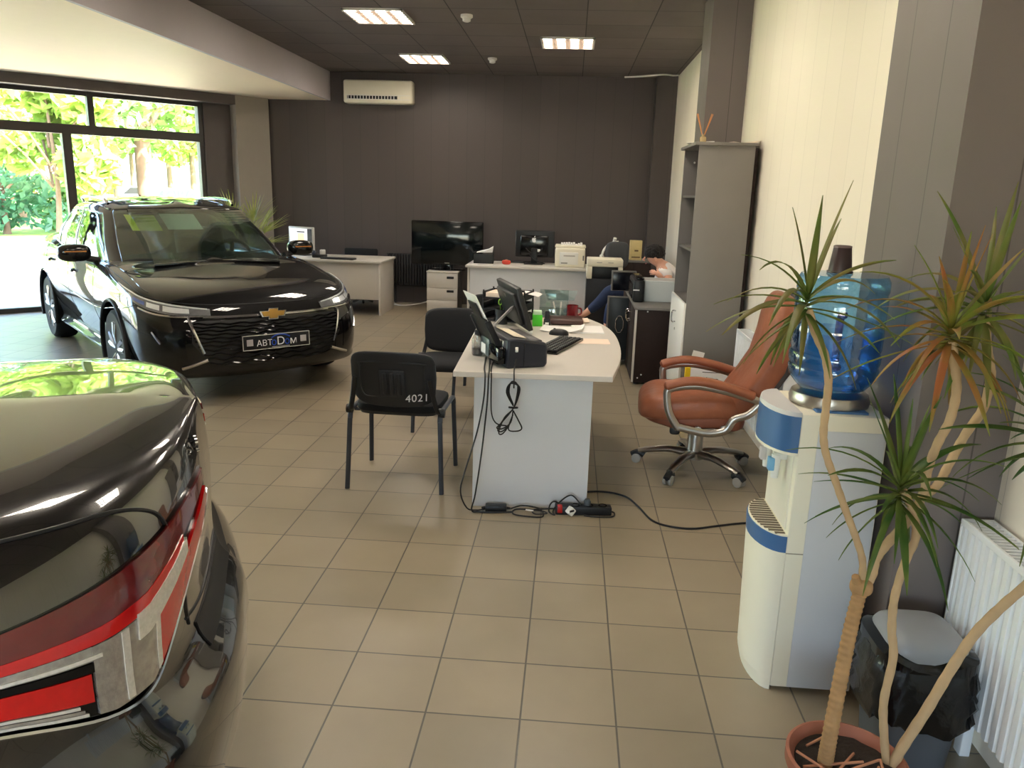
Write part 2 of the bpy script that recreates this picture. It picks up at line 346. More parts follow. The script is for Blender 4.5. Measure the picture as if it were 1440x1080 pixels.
# ------------------------------------------------------------------ outside
def outside():
    gm = pm('pavement', (168, 158, 140), .9, var=.08, scale=1.2)
    o = MB().box(-120, 60, -90, 150, -.25, -.125).build('pavement', gm, smooth=0); o['kind'] = 'structure'
    gr = pm('grass', (118, 150, 60), .9, var=.35, scale=3, bump=.4)
    def road(s, t): return Vector((-6.5, 9.2, 0))+gn*s+gd*t
    for k, (s0, s1) in enumerate(((9.5, 11.5), (17, 60))):
        q = [road(s0, -40), road(s0, 40), road(s1, 60), road(s1, -40)]
        o = MB().prism([(p.x, p.y) for p in q], -.13, -.11+.005*k).build('grass', gr, smooth=0)
        tag(o, ('narrow strip of grass across the bright forecourt', 'wide lawn under the trees outside the window')[k], 'grass', kind='stuff')
    bark = pm('bark', (92, 74, 58), .9, var=.3, scale=6, bump=.5)
    lm = [leaf_mat('tree_leaves_a', (98, 134, 44), (158, 184, 84), scale=.6), leaf_mat('tree_leaves_b', (76, 116, 46), (124, 158, 74), scale=.6), leaf_mat('tree_leaves_c', (56, 104, 78), (88, 136, 92), scale=.6)]
    rnd = random.Random(3)
    def tree(px, D, h, rad, lab, k, trunk=.28, cr0=.24, shrub=False):
        b = EYE + ray(px, 290)*(D/ray(px, 290).xy.length); b.z = -.105
        t = thing('shrub' if shrub else 'tree', lab, 'shrub' if shrub else 'tree', b)
        m = MB(); top = h*.75
        m.tube(cr([(0, 0, 0), (rnd.uniform(-.2, .2), 0, top*.4), (rnd.uniform(-.4, .4), .1, top)], 5), [trunk*(1-.07*i) for i in range(11)], 9)
        for _ in range(6):
            a = rnd.uniform(0, 6.28); z0 = h*rnd.uniform(.25, .5)
            m.tube([(0, 0, z0), (math.cos(a)*rad*.4, math.sin(a)*rad*.4, z0+h*.15), (math.cos(a)*rad*.75, math.sin(a)*rad*.75, z0+h*.25)], [trunk*.45, trunk*.3, .04], 6)
        m.build('trunk', bark, t)
        m = MB(); n = 4600 if not shrub else 1300
        cl = [(Vector((rnd.gauss(0, rad*.42), rnd.gauss(0, rad*.42), h*rnd.uniform(cr0+.08, .95))), rad*rnd.uniform(.3, .5)) for _ in range(16)]
        for _ in range(n):
            c, q = rnd.choice(cl); d = Vector((rnd.gauss(0, 1), rnd.gauss(0, 1), rnd.gauss(0, 1))).normalized()
            p = c+d*q*rnd.uniform(.6, 1.05)
            if p.z < h*cr0*.7: continue
            u = Vector((rnd.gauss(0, 1), rnd.gauss(0, 1), rnd.gauss(0, 1))).normalized(); w = u.orthogonal().normalized()*rnd.uniform(.09, .2)*(1 if not shrub else .7); u = u*rnd.uniform(.14, .3)*(1 if not shrub else .7)
            m.add([p-u, p+w*.7, p+u, p-w*.7], [(0, 1, 2, 3)])
        m.build('crown', lm[k], t, smooth=0)
    T = [(30, 36, 7.5, 2.2, 'pale tree seen at the far left of the window', 0, .2), (78, 25, 5.6, 1.6, 'slender young tree just left of the middle window post', 0, .09),
         (165, 38, 9.5, 2.5, 'tree with slim trunk right of the middle window post', 0, .22), (190, 62, 12, 2.8, 'tree standing further back between two slim trunks', 1, .2),
         (213, 29, 10.5, 2.7, 'big tree with the thickest dark trunk outside', 1, .36), (243, 53, 12, 2.8, 'tree seen just left of the right window frame, far back', 0, .2),
         (275, 45, 11, 2.6, 'tree closest to the right window frame', 0, .2), (118, 70, 11.0, 2.9, 'distant tree behind the middle window post', 1, .2), (-40, 58, 10, 2.9, 'tree beyond the left edge of the window', 1, .25),
         (-130, 45, 9.5, 2.7, 'tree far beyond the left end of the glazing', 0, .25), (340, 61, 12, 2.8, 'tree hidden mostly by the dark wall right of the glazing', 1, .25),
         (-330, 38, 9, 2.7, 'tree outside the picture, first beyond the second window bay', 1, .25), (-560, 44, 10, 2.8, 'tree outside the picture, in the middle of the second window bay', 0, .25), (-900, 36, 9, 2.7, 'tree outside the picture, last one to the left', 1, .25)]
    for px, D, h, rad, lab, k, tr in T: tree(px, D, h, rad, lab, k, tr)
    tree(6, 29, 3.3, 1.3, 'bluish green bush at the left edge of the window', 2, .12, .05, True)
    tree(84, 31, 1.6, 1.1, 'low green bush beneath the slender young tree', 1, .08, .05, True)
    # parked cars, a few pixels each
    tyre = RUB; gl = pm('far_car_glass', (40, 48, 52), .1)
    def pcar(px, D, c, lab, ang):
        b = EYE + ray(px, 290)*(D/ray(px, 290).xy.length); b.z = -.105
        t = thing('parked_car', lab, 'car', b, ang, None)
        pr = [(-2.1, .3), (-2.15, .7), (-1.9, .95), (-1.3, 1.0), (-.8, 1.42), (.5, 1.45), (1.05, 1.0), (1.9, .85), (2.15, .6), (2.1, .3)]
        MB().prism(pr, -.82, .82, 'y').build('body', pm('far_car_%d' % px, c, .25, coat=.5), t, bevel=.08)
        MB().prism([(-1.15, 1.02), (-.75, 1.36), (.45, 1.38), (.9, 1.02)], -.83, .83, 'y').build('window', gl, t, smooth=0)
        for x in (-1.3, 1.3):
            for y in (-.72, .72): MB().lathe([(.0, -.1), (.3, -.1), (.33, 0), (.3, .1), (0, .1)], 18, (x, y, .33), 'y').build('wheel', tyre, t)
    pcar(14, 44, (196, 60, 44), 'red car parked far away at the left edge of the window', R(20))
    pcar(140, 46, (226, 226, 228), 'white car parked beyond the trees behind the middle post', R(44))
    pcar(246, 40, (214, 218, 224), 'silver car parked beyond the trees at the right of the window', R(44))
    pcar(200, 49, (230, 226, 220), 'pale car parked between the two distant tree trunks', R(44))
outside()

# ------------------------------------------------------------------ cars
PAINT = pm('black_car_paint', (7, 7, 9), .5, coat=1.0, var=.1, spec=.1, coat_ior=1.5)
PAINT2 = pm('black_pearl_paint', (7, 7, 9), .22, coat=1.0, var=.1, coat_ior=1.9)
PLAST = pm('black_trim_plastic', (20, 20, 22), .45, var=.1)
CGLASS = thin_glass('car_glass', (238, 247, 244), .07)
TYRE = pm('tyre_rubber', (20, 20, 21), .75, var=.2)
RIM = pm('machined_alloy', (150, 150, 154), .25, metal=1, var=.05)
INT = pm('car_interior', (26, 27, 29), .7, var=.2)
SEATM = pm('seat_upholstery', (58, 60, 62), .7, var=.1)
LAMPCL = pm('lamp_clear', (226, 230, 234), .15, metal=.3, coat=1, var=.15, scale=40)
LENS = thin_glass('lamp_lens', (240, 244, 246), .1)
DBG = 0
def dbg(o):
    bm = bmesh.new(); bm.from_mesh(o.data); print('BODY', len(bm.verts), 'nonmanifold', sum(not e.is_manifold for e in bm.edges), 'vol', bm.calc_volume(signed=True)); bm.free()
class Net:
    """smooth surface through a net of points, rows r (sill to roof) by columns c (front to rear)"""
    def __init__(s, net): s.n = np.array(net, float)
    @staticmethod
    def w(t, n):
        i = min(max(int(math.floor(t)), 0), n-2); f = t-i
        return [max(i-1, 0), i, i+1, min(i+2, n-1)], .5*np.array([-f+2*f*f-f**3, 2-5*f*f+3*f**3, f+4*f*f-3*f**3, -f*f+f**3])
    def __call__(s, c, r):
        a, wa = s.w(r, s.n.shape[0]); b, wb = s.w(c, s.n.shape[1])
        return Vector(np.einsum('i,j,ijk->k', wa, wb, s.n[np.ix_(a, b)]))
    def nrm(s, c, r):
        e = .02; n = (s(c+e, r)-s(c-e, r)).cross(s(c, r+e)-s(c, r-e))
        if n.length < 1e-9: return Vector((0, 0, 1))
        n.normalize(); p = s(c, r)
        q = Vector((p.x*.35, p.y, (p.z-.5)*1.5))
        return n if n.dot(q) > 0 else -n
    def off(s, c, r, d): return s(c, r)+s.nrm(c, r)*d
    def full(s, cs, rs):
        L = [[s(c, r) for c in cs] for r in rs]
        rows = []
        for row in L:
            mir = [Vector((p.x, -p.y, p.z)) for p in row]
            rows.append(row+mir[::-1])
        return rows
    def patch(s, c0, c1, lo, hi, d=.006, nc=20, nr=4, depth=.012, mb=None, side=1):
        """solid plate lying on the surface between the curves lo(c) and hi(c)"""
        mb = mb or MB(); out = []; inn = []
        for j in range(nr+1):
            a = []; b = []
            for i in range(nc+1):
                c = c0+(c1-c0)*i/nc; r = lo(c)+(hi(c)-lo(c))*j/nr
                p = s(c, r); n = s.nrm(c, r); p1 = p+n*d; p2 = p-n*depth
                a.append(Vector((p1.x, p1.y*side, p1.z))); b.append(Vector((p2.x, p2.y*side, p2.z)))
            out.append(a); inn.append(b)
        mb.grid(out); mb.grid(inn)
        ed = [out[0][i] for i in range(nc+1)]+[out[j][nc] for j in range(1, nr+1)]+[out[nr][i] for i in range(nc-1, -1, -1)]+[out[j][0] for j in range(nr-1, 0, -1)]
        ei = [inn[0][i] for i in range(nc+1)]+[inn[j][nc] for j in range(1, nr+1)]+[inn[nr][i] for i in range(nc-1, -1, -1)]+[inn[j][0] for j in range(nr-1, 0, -1)]
        mb.grid([ed, ei], True)
        return mb
    def line(s, pts, rad, d=.002, mb=None, side=1, n=6, k=6):
        mb = mb or MB(); P = cr([(c, r, 0) for c, r in pts], k)
        q = [s.off(p.x, p.y, d) for p in P]
        return mb.tube([(v.x, v.y*side, v.z) for v in q], rad, n)
def lerpf(pts):
    xs = [p[0] for p in pts]; ys = [p[1] for p in pts]
    return lambda c: float(np.interp(c, xs, ys))
def frange(a, b, n): return [a+(b-a)*i/n for i in range(n+1)]
def boolean_arches(o, wb, y, rad, z):
    for x in wb:
        for sgn in (1, -1):
            bm = bmesh.new(); bmesh.ops.create_cone(bm, cap_ends=True, segments=48, radius1=rad, radius2=rad, depth=.5, matrix=Matrix.Translation((x+.0013, sgn*(y+.06), z)) @ Matrix.Rotation(R(90), 4, 'X'))
            cm = bpy.data.meshes.new('cut'); bm.to_mesh(cm); bm.free(); c = bpy.data.objects.new('cut', cm); COL.objects.link(c); c.parent = o.parent
            b = o.modifiers.new('arch', 'BOOLEAN'); b.operation = 'DIFFERENCE'; b.solver = 'EXACT'; b.object = c
            me = bpy.data.meshes.new_from_object(o.evaluated_get(bpy.context.evaluated_depsgraph_get()))
            o.modifiers.clear(); old = o.data; o.data = me; bpy.data.objects.remove(c); bpy.data.meshes.remove(old)
            if DBG: print('BODYCUT', len(me.vertices))
    for p in me.polygons: p.use_smooth = True
    me.set_sharp_from_angle(angle=R(35))
def wheel(parent, x, y, rad, sgn, spokes=5):
    w = MB()
    w.lathe([(rad*.68, -.10), (rad*.9, -.108), (rad*.97, -.09), (rad, -.05), (rad, .05), (rad*.97, .09), (rad*.9, .108), (rad*.68, .10)], 48, ax='y')
    o = w.build('wheel', TYRE, parent); o.location = (x, y, rad)
    m = MB(); R1 = rad*.70
    m.lathe([(R1, -.095*sgn), (R1*1.0, .1*sgn), (R1*.94, .1*sgn), (R1*.9, .02*sgn), (R1*.9, -.09*sgn)], 40, ax='y')
    m.lathe([(0, .085*sgn), (R1*.2, .08*sgn), (R1*.22, .03*sgn), (0, .03*sgn)], 20, ax='y')
    for k in range(spokes):
        a = 2*math.pi*k/spokes+.3
        for da in (-.13, .13):
            a2 = a+da*1.5; p = [(math.cos(a+da*.4)*R1*.15, .075*sgn, math.sin(a+da*.4)*R1*.15), (math.cos(a2)*R1*.55, .092*sgn, math.sin(a2)*R1*.55), (math.cos(a2)*R1*.95, .085*sgn, math.sin(a2)*R1*.95)]
            m.tube(p, [.026, .023, .024], 6)
    m.build('rim', RIM, o)
    m = MB(); m.lathe([(0, -.05*sgn), (R1*.9, -.05*sgn), (R1*.9, -.03*sgn), (0, -.03*sgn)], 30, ax='y'); m.build('brake_disc', pm('dark_brake', (30, 30, 32), .5), o)
    return o
def car_body(root, net, gh, wb, ytr, rad, zc, cuts, name='body', arch=.36):
    N = Net(net); G = Net(gh); nr, nc = N.n.shape[0], N.n.shape[1]
    rows = N.full(frange(0, nc-1, (nc-1)*9), frange(0, nr-1, (nr-1)*7))
    o = MB().grid(rows, True).build('body', PAINT, root)
    if DBG: dbg(o)
    boolean_arches(o, wb, ytr, arch, zc)
    # cabin: split the upper surface into glass and painted panels
    hs = sorted(set(sum([[a, b] for a, b, *_ in cuts], [])+frange(0, gh_cols(gh), gh_cols(gh)*8)))
    gs = sorted(set(sum([[q[2], q[3]] for q in cuts], [])+frange(0, 5, 30)))
    roof = MB(); panes = {i: MB() for i in range(len(cuts))}
    for i in range(len(hs)-1):
        for j in range(len(gs)-1):
            h, g = (hs[i]+hs[i+1])/2, (gs[j]+gs[j+1])/2
            q = [G(hs[i], gs[j]), G(hs[i+1], gs[j]), G(hs[i+1], gs[j+1]), G(hs[i], gs[j+1])]
            k = next((k for k, c in enumerate(cuts) if c[0] < h < c[1] and c[2] < g < c[3]), None)
            for sgn in (1, -1):
                qq = [Vector((p.x, p.y*sgn, p.z)) for p in q]
                if k is None: roof.add(qq, [(0, 1, 2, 3)])
                else:
                    key = k if (cuts[k][4] in ('windshield', 'rear_window') or sgn == 1) else k+100
                    panes.setdefault(key, MB()).add(qq, [(0, 1, 2, 3)])
    r_ = roof.build('roof', PAINT, root)
    s_ = r_.modifiers.new('thick', 'SOLIDIFY'); s_.thickness = .03; s_.offset = -1
    for k, m in panes.items():
        if m.v:
            p = m.build(cuts[k % 100][4], CGLASS, root)
            s_ = p.modifiers.new('thick', 'SOLIDIFY'); s_.thickness = .004; s_.offset = -1
    return N, G
def gh_cols(gh): return len(gh[0])-1
def seats(root, xf, xr, z0, wsc=1.0):
    for x, nm in ((xf, 'front_seat'), (xr, 'rear_seat')):
        for y in ((-.37, .37) if nm == 'front_seat' else (0,)):
            hw = .24 if nm == 'front_seat' else .58
            m = MB(); M = Matrix.Translation((x-.22, y, z0+.32)) @ Matrix.Rotation(R(-16), 4, 'Y')
            m.M = M; m.rbox(-.07, .07, -hw, hw, -.34, .30, .05, 3); m.M = None
            m.rbox(x-.22, x+.28, y-hw, y+hw, z0-.12, z0+.04, .05, 3)
            s = m.build(nm, SEATM, root)
            m = MB(); 
            for yy in ((y,) if nm == 'front_seat' else (-.35, .35)):
                m.rbox(x-.40, x-.31, yy-.13, yy+.13, z0+.62, z0+.80, .04, 3)
                for d in (-.05, .05): m.cyl((x-.32, yy+d, z0+.55), (x-.355, yy+d, z0+.66), .007)
            m.build('headrest', SEATM, s)
def steering(root, x, y, z):
    m = MB(); c = Vector((x, y, z)); ax = Vector((-.9, 0, .42)).normalized(); u = Vector((0, 1, 0)); v = ax.cross(u)
    m.tube([c+u*math.cos(a)*.185+v*math.sin(a)*.185 for a in frange(0, 2*math.pi, 28)], .016, 8)
    for a in (0, math.pi, math.pi*1.5): m.tube([c-ax*.02, c+(u*math.cos(a)+v*math.sin(a))*.18], [.03, .016], 6)
    m.lathe([(0, 0), (.05, .0), (.06, -.03), (0, -.04)], 16, c); m.build('steering_wheel', INT, root)

# --- the black sedan by the window -------------------------------------------------
def sedan_net(xs_side, W, zs, front, rear, hood, deck, belt, floor_z=.19):
    """rows: keel, lip, lower, mid, upper, crease, shoulder, inner, centre line"""
    pass
def showroom_car():
    root = thing('car', 'black sedan with roof rails and gold bow tie badge parked by the window', 'car', (-3.773, 7.297, 0), -.8055)
    # columns:     c0            c1            c2            c3            c4           c5           c6          c7          c8           c9           c10          c11          c12           c13
    X = dict(
     lip=[(2.14, 0), (2.12, .36), (2.03, .64), (1.86, .78), (1.70, .80), (1.32, .80), (.85, .79), (.1, .79), (-.7, .79), (-1.32, .80), (-1.75, .79), (-2.14, .72), (-2.25, .42), (-2.28, 0)],
     low=[(2.25, 0), (2.22, .38), (2.12, .68), (1.93, .83), (1.74, .86), (1.32, .86), (.85, .82), (.1, .815), (-.7, .82), (-1.32, .86), (-1.78, .85), (-2.2, .77), (-2.32, .42), (-2.35, 0)],
     mid=[(2.27, 0), (2.24, .38), (2.13, .70), (1.93, .85), (1.74, .89), (1.32, .895), (.85, .862), (.1, .858), (-.7, .862), (-1.32, .895), (-1.80, .88), (-2.22, .77), (-2.34, .42), (-2.37, 0)],
     upp=[(2.25, 0), (2.22, .37), (2.11, .69), (1.91, .845), (1.72, .888), (1.32, .905), (.85, .90), (.1, .90), (-.7, .905), (-1.32, .91), (-1.82, .88), (-2.22, .75), (-2.35, .42), (-2.38, 0)],
     cre=[(2.20, 0), (2.16, .36), (2.04, .67), (1.86, .82), (1.70, .87), (1.32, .89), (.85, .89), (.1, .895), (-.7, .90), (-1.32, .905), (-1.82, .86), (-2.24, .72), (-2.38, .42), (-2.41, 0)],
     sho=[(2.10, 0), (2.05, .34), (1.93, .62), (1.78, .76), (1.62, .82), (1.30, .845), (.85, .85), (.1, .86), (-.7, .87), (-1.32, .85), (-1.82, .77), (-2.22, .62), (-2.40, .38), (-2.44, 0)],
     inn=[(2.00, 0), (1.93, .22), (1.78, .42), (1.62, .52), (1.46, .57), (1.20, .60), (.86, .66), (.1, .78), (-.7, .78), (-1.32, .72), (-1.78, .60), (-2.12, .42), (-2.34, .24), (-2.40, 0)],
     cen=[(1.90, 0), (1.78, 0), (1.62, 0), (1.48, 0), (1.34, 0), (1.14, 0), (.90, 0), (.15, 0), (-.7, 0), (-1.30, 0), (-1.72, 0), (-2.0, 0), (-2.26, 0), (-2.36, 0)])
    Z = dict(
     lip=[.20, .20, .20, .20, .20, .20, .20, .20, .20, .20, .22, .25, .26, .26], low=[.27, .27, .28, .30, .31, .31, .30, .30, .30, .31, .33, .36, .37, .37],
     mid=[.45, .45, .46, .47, .47, .47, .45, .45, .45, .47, .50, .53, .55, .55], upp=[.60, .60, .61, .62, .63, .63, .60, .60, .61, .64, .69, .73, .75, .75],
     cre=[.71, .71, .72, .735, .75, .77, .78, .79, .80, .83, .87, .89, .90, .90], sho=[.785, .79, .80, .82, .845, .89, .935, .955, .97, .99, 1.01, 1.02, 1.03, 1.03],
     inn=[.82, .835, .855, .875, .895, .925, .965, .90, .90, .96, 1.035, 1.05, 1.055, 1.055], cen=[.845, .865, .885, .90, .915, .94, .97, .62, .58, .80, 1.04, 1.06, 1.065, 1.06])
    names = ['lip', 'low', 'mid', 'upp', 'cre', 'sho', 'inn', 'cen']
    net = [[(x, 0, .2) for x, y in X['lip']]]+[[(x, y, z) for (x, y), z in zip(X[n], Z[n])] for n in names]
    gh = [[(1.06, 0, .965), (1.02, .42, .955), (.80, .735, .945), (.25, .80, .95), (-.35, .81, .965), (-.95, .79, .985), (-1.45, .72, 1.01), (-1.80, .42, 1.04), (-1.88, 0, 1.05)],
          [(.80, 0, 1.12), (.76, .40, 1.11), (.56, .70, 1.09), (.13, .765, 1.09), (-.38, .775, 1.10), (-.93, .755, 1.12), (-1.38, .69, 1.14), (-1.66, .40, 1.16), (-1.72, 0, 1.17)],
          [(.53, 0, 1.26), (.49, .38, 1.255), (.30, .64, 1.24), (-.02, .70, 1.245), (-.42, .71, 1.255), (-.91, .69, 1.255), (-1.28, .62, 1.25), (-1.48, .37, 1.27), (-1.54, 0, 1.28)],
          [(.27, 0, 1.385), (.23, .35, 1.375), (.06, .565, 1.36), (-.16, .615, 1.38), (-.46, .625, 1.39), (-.88, .61, 1.38), (-1.14, .55, 1.35), (-1.27, .33, 1.36), (-1.31, 0, 1.37)],
          [(.14, 0, 1.425), (.10, .22, 1.42), (-.06, .34, 1.425), (-.22, .36, 1.44), (-.48, .365, 1.45), (-.85, .35, 1.44), (-1.06, .31, 1.42), (-1.15, .19, 1.41), (-1.18, 0, 1.415)],
          [(.02, 0, 1.445), (-.03, 0, 1.45), (-.14, 0, 1.455), (-.28, 0, 1.462), (-.5, 0, 1.467), (-.8, 0, 1.462), (-.95, 0, 1.452), (-1.03, 0, 1.445), (-1.06, 0, 1.44)]]
    cuts = [(-1, 1.78, .08, 2.85, 'windshield'), (2.22, 3.78, .12, 2.62, 'front_door_window'), (3.95, 5.25, .12, 2.62, 'rear_door_window'), (5.4, 5.95, .2, 2.3, 'quarter_window'), (6.35, 9, .2, 2.8, 'rear_window')]
    N, G = car_body(root, net, gh, (1.32, -1.32), .86, .32, .34, cuts)
    for x in (1.32, -1.32):
        for s in (1, -1): wheel(root, x, s*.79, .322, s)
    # arch trims and sill
    for x, lab in ((1.32, 0), (-1.32, 0)):
        for s in (1, -1):
            m = MB(); m.tube([(x+.375*math.cos(a), s*.898, .34+.375*math.sin(a)) for a in frange(R(-22), R(202), 30)], .02, 8, .6); m.build('wheel_arch_trim', PLAST, root)
    for s in (1, -1):
        m = MB(); m.rbox(-.95, .95, min(s*.77, s*.825), max(s*.77, s*.825), .19, .28, .02); m.build('sill_trim', PLAST, root)
        m = MB(); N.line([(2.4, 5.15), (3.2, 5.0), (4.6, 4.3), (6, 4.0), (8, 4.25), (9.6, 4.7)], .004, 0, m, s); m.build('body_crease', PAINT, root)
        m = MB(); G.line([(2.1, .06), (3, .04), (4, .04), (5, .06), (6.0, .15)], .008, .004, m, s); m.build('window_chrome_strip', CHR, root)
        # door shut lines and handles
        m = MB()
        for cc in (6.15, 7.35, 8.65): N.line([(cc, 2.1), (cc, 3.5), (cc+.03, 5), (cc, 5.9)], .0035, -.001, m, s)
        m.build('door_gap', BLK, root)
        for cc in (7.15, 8.42):
            p = N.off(cc, 5.15, .02); m = MB(); m.rbox(p.x-.1, p.x+.1, s*p.y-.012, s*p.y+.012, p.z-.014, p.z+.014, .01); m.build('door_handle', PAINT, root)
        # mirrors
        m = MB(); m.se((.62, s*.985, 1.02), (.075, .125, .072), .7, .7)
        o = m.build('side_mirror', PAINT, root)
        MB().tube([(.66, s*.80, .955), (.63, s*.90, .975), (.62, s*.95, 1.0)], [.03, .025, .03], 8).build('mirror_arm', PLAST, o)
        MB().se((.553, s*.985, 1.022), (.012, .105, .056), .6, .6).build('mirror_glass', CHR, o)
        MB().rbox(.665, .70, s*.985-.08, s*.985+.08, 1.03, 1.04, .004).build('turn_signal', pm('amber_lens', (190, 120, 60), .2), o)
        # roof rail
        m = MB(); m.tube(cr([(.02, s*.56, 1.40), (-.08, s*.575, 1.44), (-.5, s*.585, 1.455), (-.95, s*.565, 1.435), (-1.08, s*.53, 1.385)], 6), .014, 8); m.build('roof_rail', CHR, root)
        # head lamp
        lo = lerpf([(1.15, 4.60), (2.0, 4.60), (2.7, 4.78), (3.4, 5.05), (4.7, 5.55)]); hi = lerpf([(1.15, 5.0), (2.2, 5.36), (3.0, 5.58), (3.6, 5.74), (4.7, 5.86)])
        hl = N.patch(1.2, 4.65, lo, hi, .004, 28, 4, .02, None, s).build('headlamp', pm('lamp_housing', (132, 134, 138), .15, metal=.5, coat=1, var=.3, scale=30), root)
        N.patch(1.25, 4.6, lambda c: lo(c)*.16+hi(c)*.84, lambda c: lo(c)*.02+hi(c)*.98, .010, 24, 2, .004, None, s).build('light_guide', LAMPCL, hl)
        N.patch(1.6, 2.2, lambda c: lo(c)*.8+hi(c)*.2, lambda c: lo(c)*.3+hi(c)*.7, .008, 10, 2, .004, None, s).build('reflector', LAMPCL, hl)
        N.patch(2.3, 2.75, lambda c: lo(c)*.8+hi(c)*.2, lambda c: lo(c)*.35+hi(c)*.65, .008, 10, 2, .004, None, s).build('reflector', LAMPCL, hl)
        N.patch(2.85, 3.5, lambda c: lo(c)*.75+hi(c)*.25, lambda c: lo(c)*.4+hi(c)*.6, .008, 10, 2, .004, None, s).build('reflector', pm('lamp_blue', (110, 130, 200), .15, metal=.8), hl)
        m = MB(); N.line([(1.2, 4.52), (1.9, 4.5), (2.5, 4.58), (3.1, 4.80)], .008, .006, m, s); m.build('lamp_chrome_strip', CHR, hl)
        # corner blade and fog slot
        m = MB(); N.patch(1.72, 2.75, lerpf([(1.7, 2.4), (2.75, 3.6)]), lerpf([(1.7, 3.75), (2.3, 4.1), (2.75, 4.3)]), .004, 12, 4, .01, m, s); m.build('corner_intake', BLKG, root)
        m = MB(); N.line([(1.62, 4.45), (1.6, 4.1), (1.48, 3.4), (1.36, 2.75)], .011, .008, m, s); m.build('blade_trim', CHR, root)
        m = MB(); N.line([(2.3, 3.1), (2.55, 3.6)], .008, .008, m, s); m.build('fog_trim', CHR, root)
        m = MB(); N.line([(1.3, 2.5), (1.6, 2.3), (1.85, 2.15)], .012, .008, m, s); m.build('lower_trim', SATIN, root)
        m = MB(); N.patch(11.0, 12.6, lambda c: 4.45, lambda c: 5.3, .006, 10, 3, .01, m, s); m.build('tail_lamp', pm('red_lens', (120, 8, 12), .1, coat=1), root)
        # wipers, hood crease
        m = MB(); m.tube(cr([(.98, s*.02+.1, .985), (.92, s*.2+.15, 1.01), (.86, s*.30+.28, 1.03)], 5), .007, 6); m.build('wiper', BLK, root)
        m = MB(); N.line([(2.9, 6.0), (4.2, 6.35), (5.3, 6.5), (6.0, 6.4)], .005, -.001, m, s); m.build('hood_crease', PAINT, root)
    # hood gap and grille
    for s in (1, -1):
        m = MB(); N.line([(0, 5.35), (1.2, 5.35), (2.6, 5.62), (4, 6.02), (5.4, 6.12), (6.1, 6.15)], .003, 0, m, s); m.build('hood_gap', BLK, root)
    gl = lerpf([(0, 2.15), (1.25, 2.3), (1.6, 3.2)]); gh_ = lerpf([(0, 4.3), (1.3, 4.3), (1.62, 4.2)])
    m = MB()
    for s in (1, -1): N.patch(0, 1.58, gl, gh_, .002, 16, 6, .01, m, s)
    gr = m.build('grille', BLK, root)
    m = MB()
    for k in range(11):
        r_ = 2.35+.175*k; cm = 1.25+.3*min(1, max(0, (r_-2.3)/1.0))
        for s in (1, -1):
            N.line([(c, r_+.035*math.sin(c*16+k*1.6)) for c in frange(0, cm, 18)], .007, .008, m, s, 5, 1)
    m.build('grille_bar', BLKG, gr)
    m = MB()
    for s in (1, -1): N.patch(0, 1.35, lambda c: 4.42, lambda c: 4.55, .012, 14, 2, .01, m, s)
    m.build('grille_chrome_strip', CHR, gr)
    # bow tie badge
    p = N.off(0, 4.47, .03); bt = [(-.055, -.026), (-.055-.052, -.026), (-.14+.012, 0.010), (-.14+.02, .026), (-.045, .026), (-.045, .048), (.06, .048), (.06, .026), (.12, .026), (.128, .01), (.105, -.026), (.045, -.026), (.045, -.048), (-.055, -.048)]
    bt = [(x*.74, y*.78) for x, y in [(-.045, -.024), (-.105, -.024), (-.125, .024), (-.045, .024), (-.04, .046), (.05, .046), (.045, .024), (.125, .024), (.105, -.024), (.045, -.024), (.04, -.046), (-.05, -.046)]]
    M = frame_M(p, (0, 1, 0), (-.12, 0, 1))
    m = MB(); m.M = M; m.prism(bt, -.012, .006); e = m.build('badge', pm('gold_badge', (206, 160, 84), .25, metal=.8), root, bevel=.003)
    m = MB(); m.M = M; m.prism([(x*1.14, y*1.16) for x, y in bt], -.014, .002); m.build('badge_rim', CHR, e)
    # show plate
    p = N.off(0, 3.1, .03); M = frame_M(p, (0, 1, 0), (-.04, 0, 1))
    m = MB(); m.M = M; m.rbox(-.265, .265, -.058, .058, -.012, .004, .004); pl = m.build('number_plate', pm('plate_black', (14, 15, 20), .3), root)
    m = MB(); m.M = M
    for x0, x1, y0, y1 in ((-.262, .262, .051, .055), (-.262, .262, -.055, -.051), (-.262, -.258, -.055, .055), (.258, .262, -.055, .055)): m.box(x0, x1, y0, y1, .004, .0055)
    m.build('plate_border', WHT, pl)
    white = pm('plate_white', (240, 240, 244), .5)
    Tm = M @ Matrix.Translation((-.012, -.004, .006))
    text('plate_lettering', 'АВТ', .062, white, pl, Tm @ Matrix.Translation((-.085, -.006, 0)), .0006)
    blue = pm('plate_blue', (40, 84, 200), .4)
    text('plate_lettering', 'о', .075, blue, pl, Tm @ Matrix.Translation((-.012, -.004, 0)), .0006)
    text('plate_lettering', 'D', .088, white, pl, Tm @ Matrix.Translation((.042, 0, 0)), .0006)
    text('plate_lettering', 'о', .075, blue, pl, Tm @ Matrix.Translation((.092, -.004, 0)), .0006)
    text('plate_lettering', 'м', .078, white, pl, Tm @ Matrix.Translation((.142, -.004, 0)), .0006)
    m = MB(); m.M = Tm; arc = cr([(-.03, .03, 0), (.0, .046, 0), (.04, .052, 0), (.08, .046, 0), (.115, .03, 0)], 5)
    m.strip([(v.x, v.y, .0005) for v in arc], .008, .001, (0, 0, 1)); m.build('plate_arc', blue, pl)
    for x0, x1, y0, y1 in ((-.22, -.172, -.018, .03), (.198, .246, -.018, .03), (-.03, .11, -.042, -.037)):
        m = MB(); m.M = Tm; m.box(x0, x1, y0, y1, 0, .001); m.build('plate_mark', pm('plate_grey', (176, 172, 176), .5), pl)
    # inside
    m = MB(); m.se((.72, 0, .93), (.30, .70, .07), .6, .5); m.build('dashboard', INT, root)
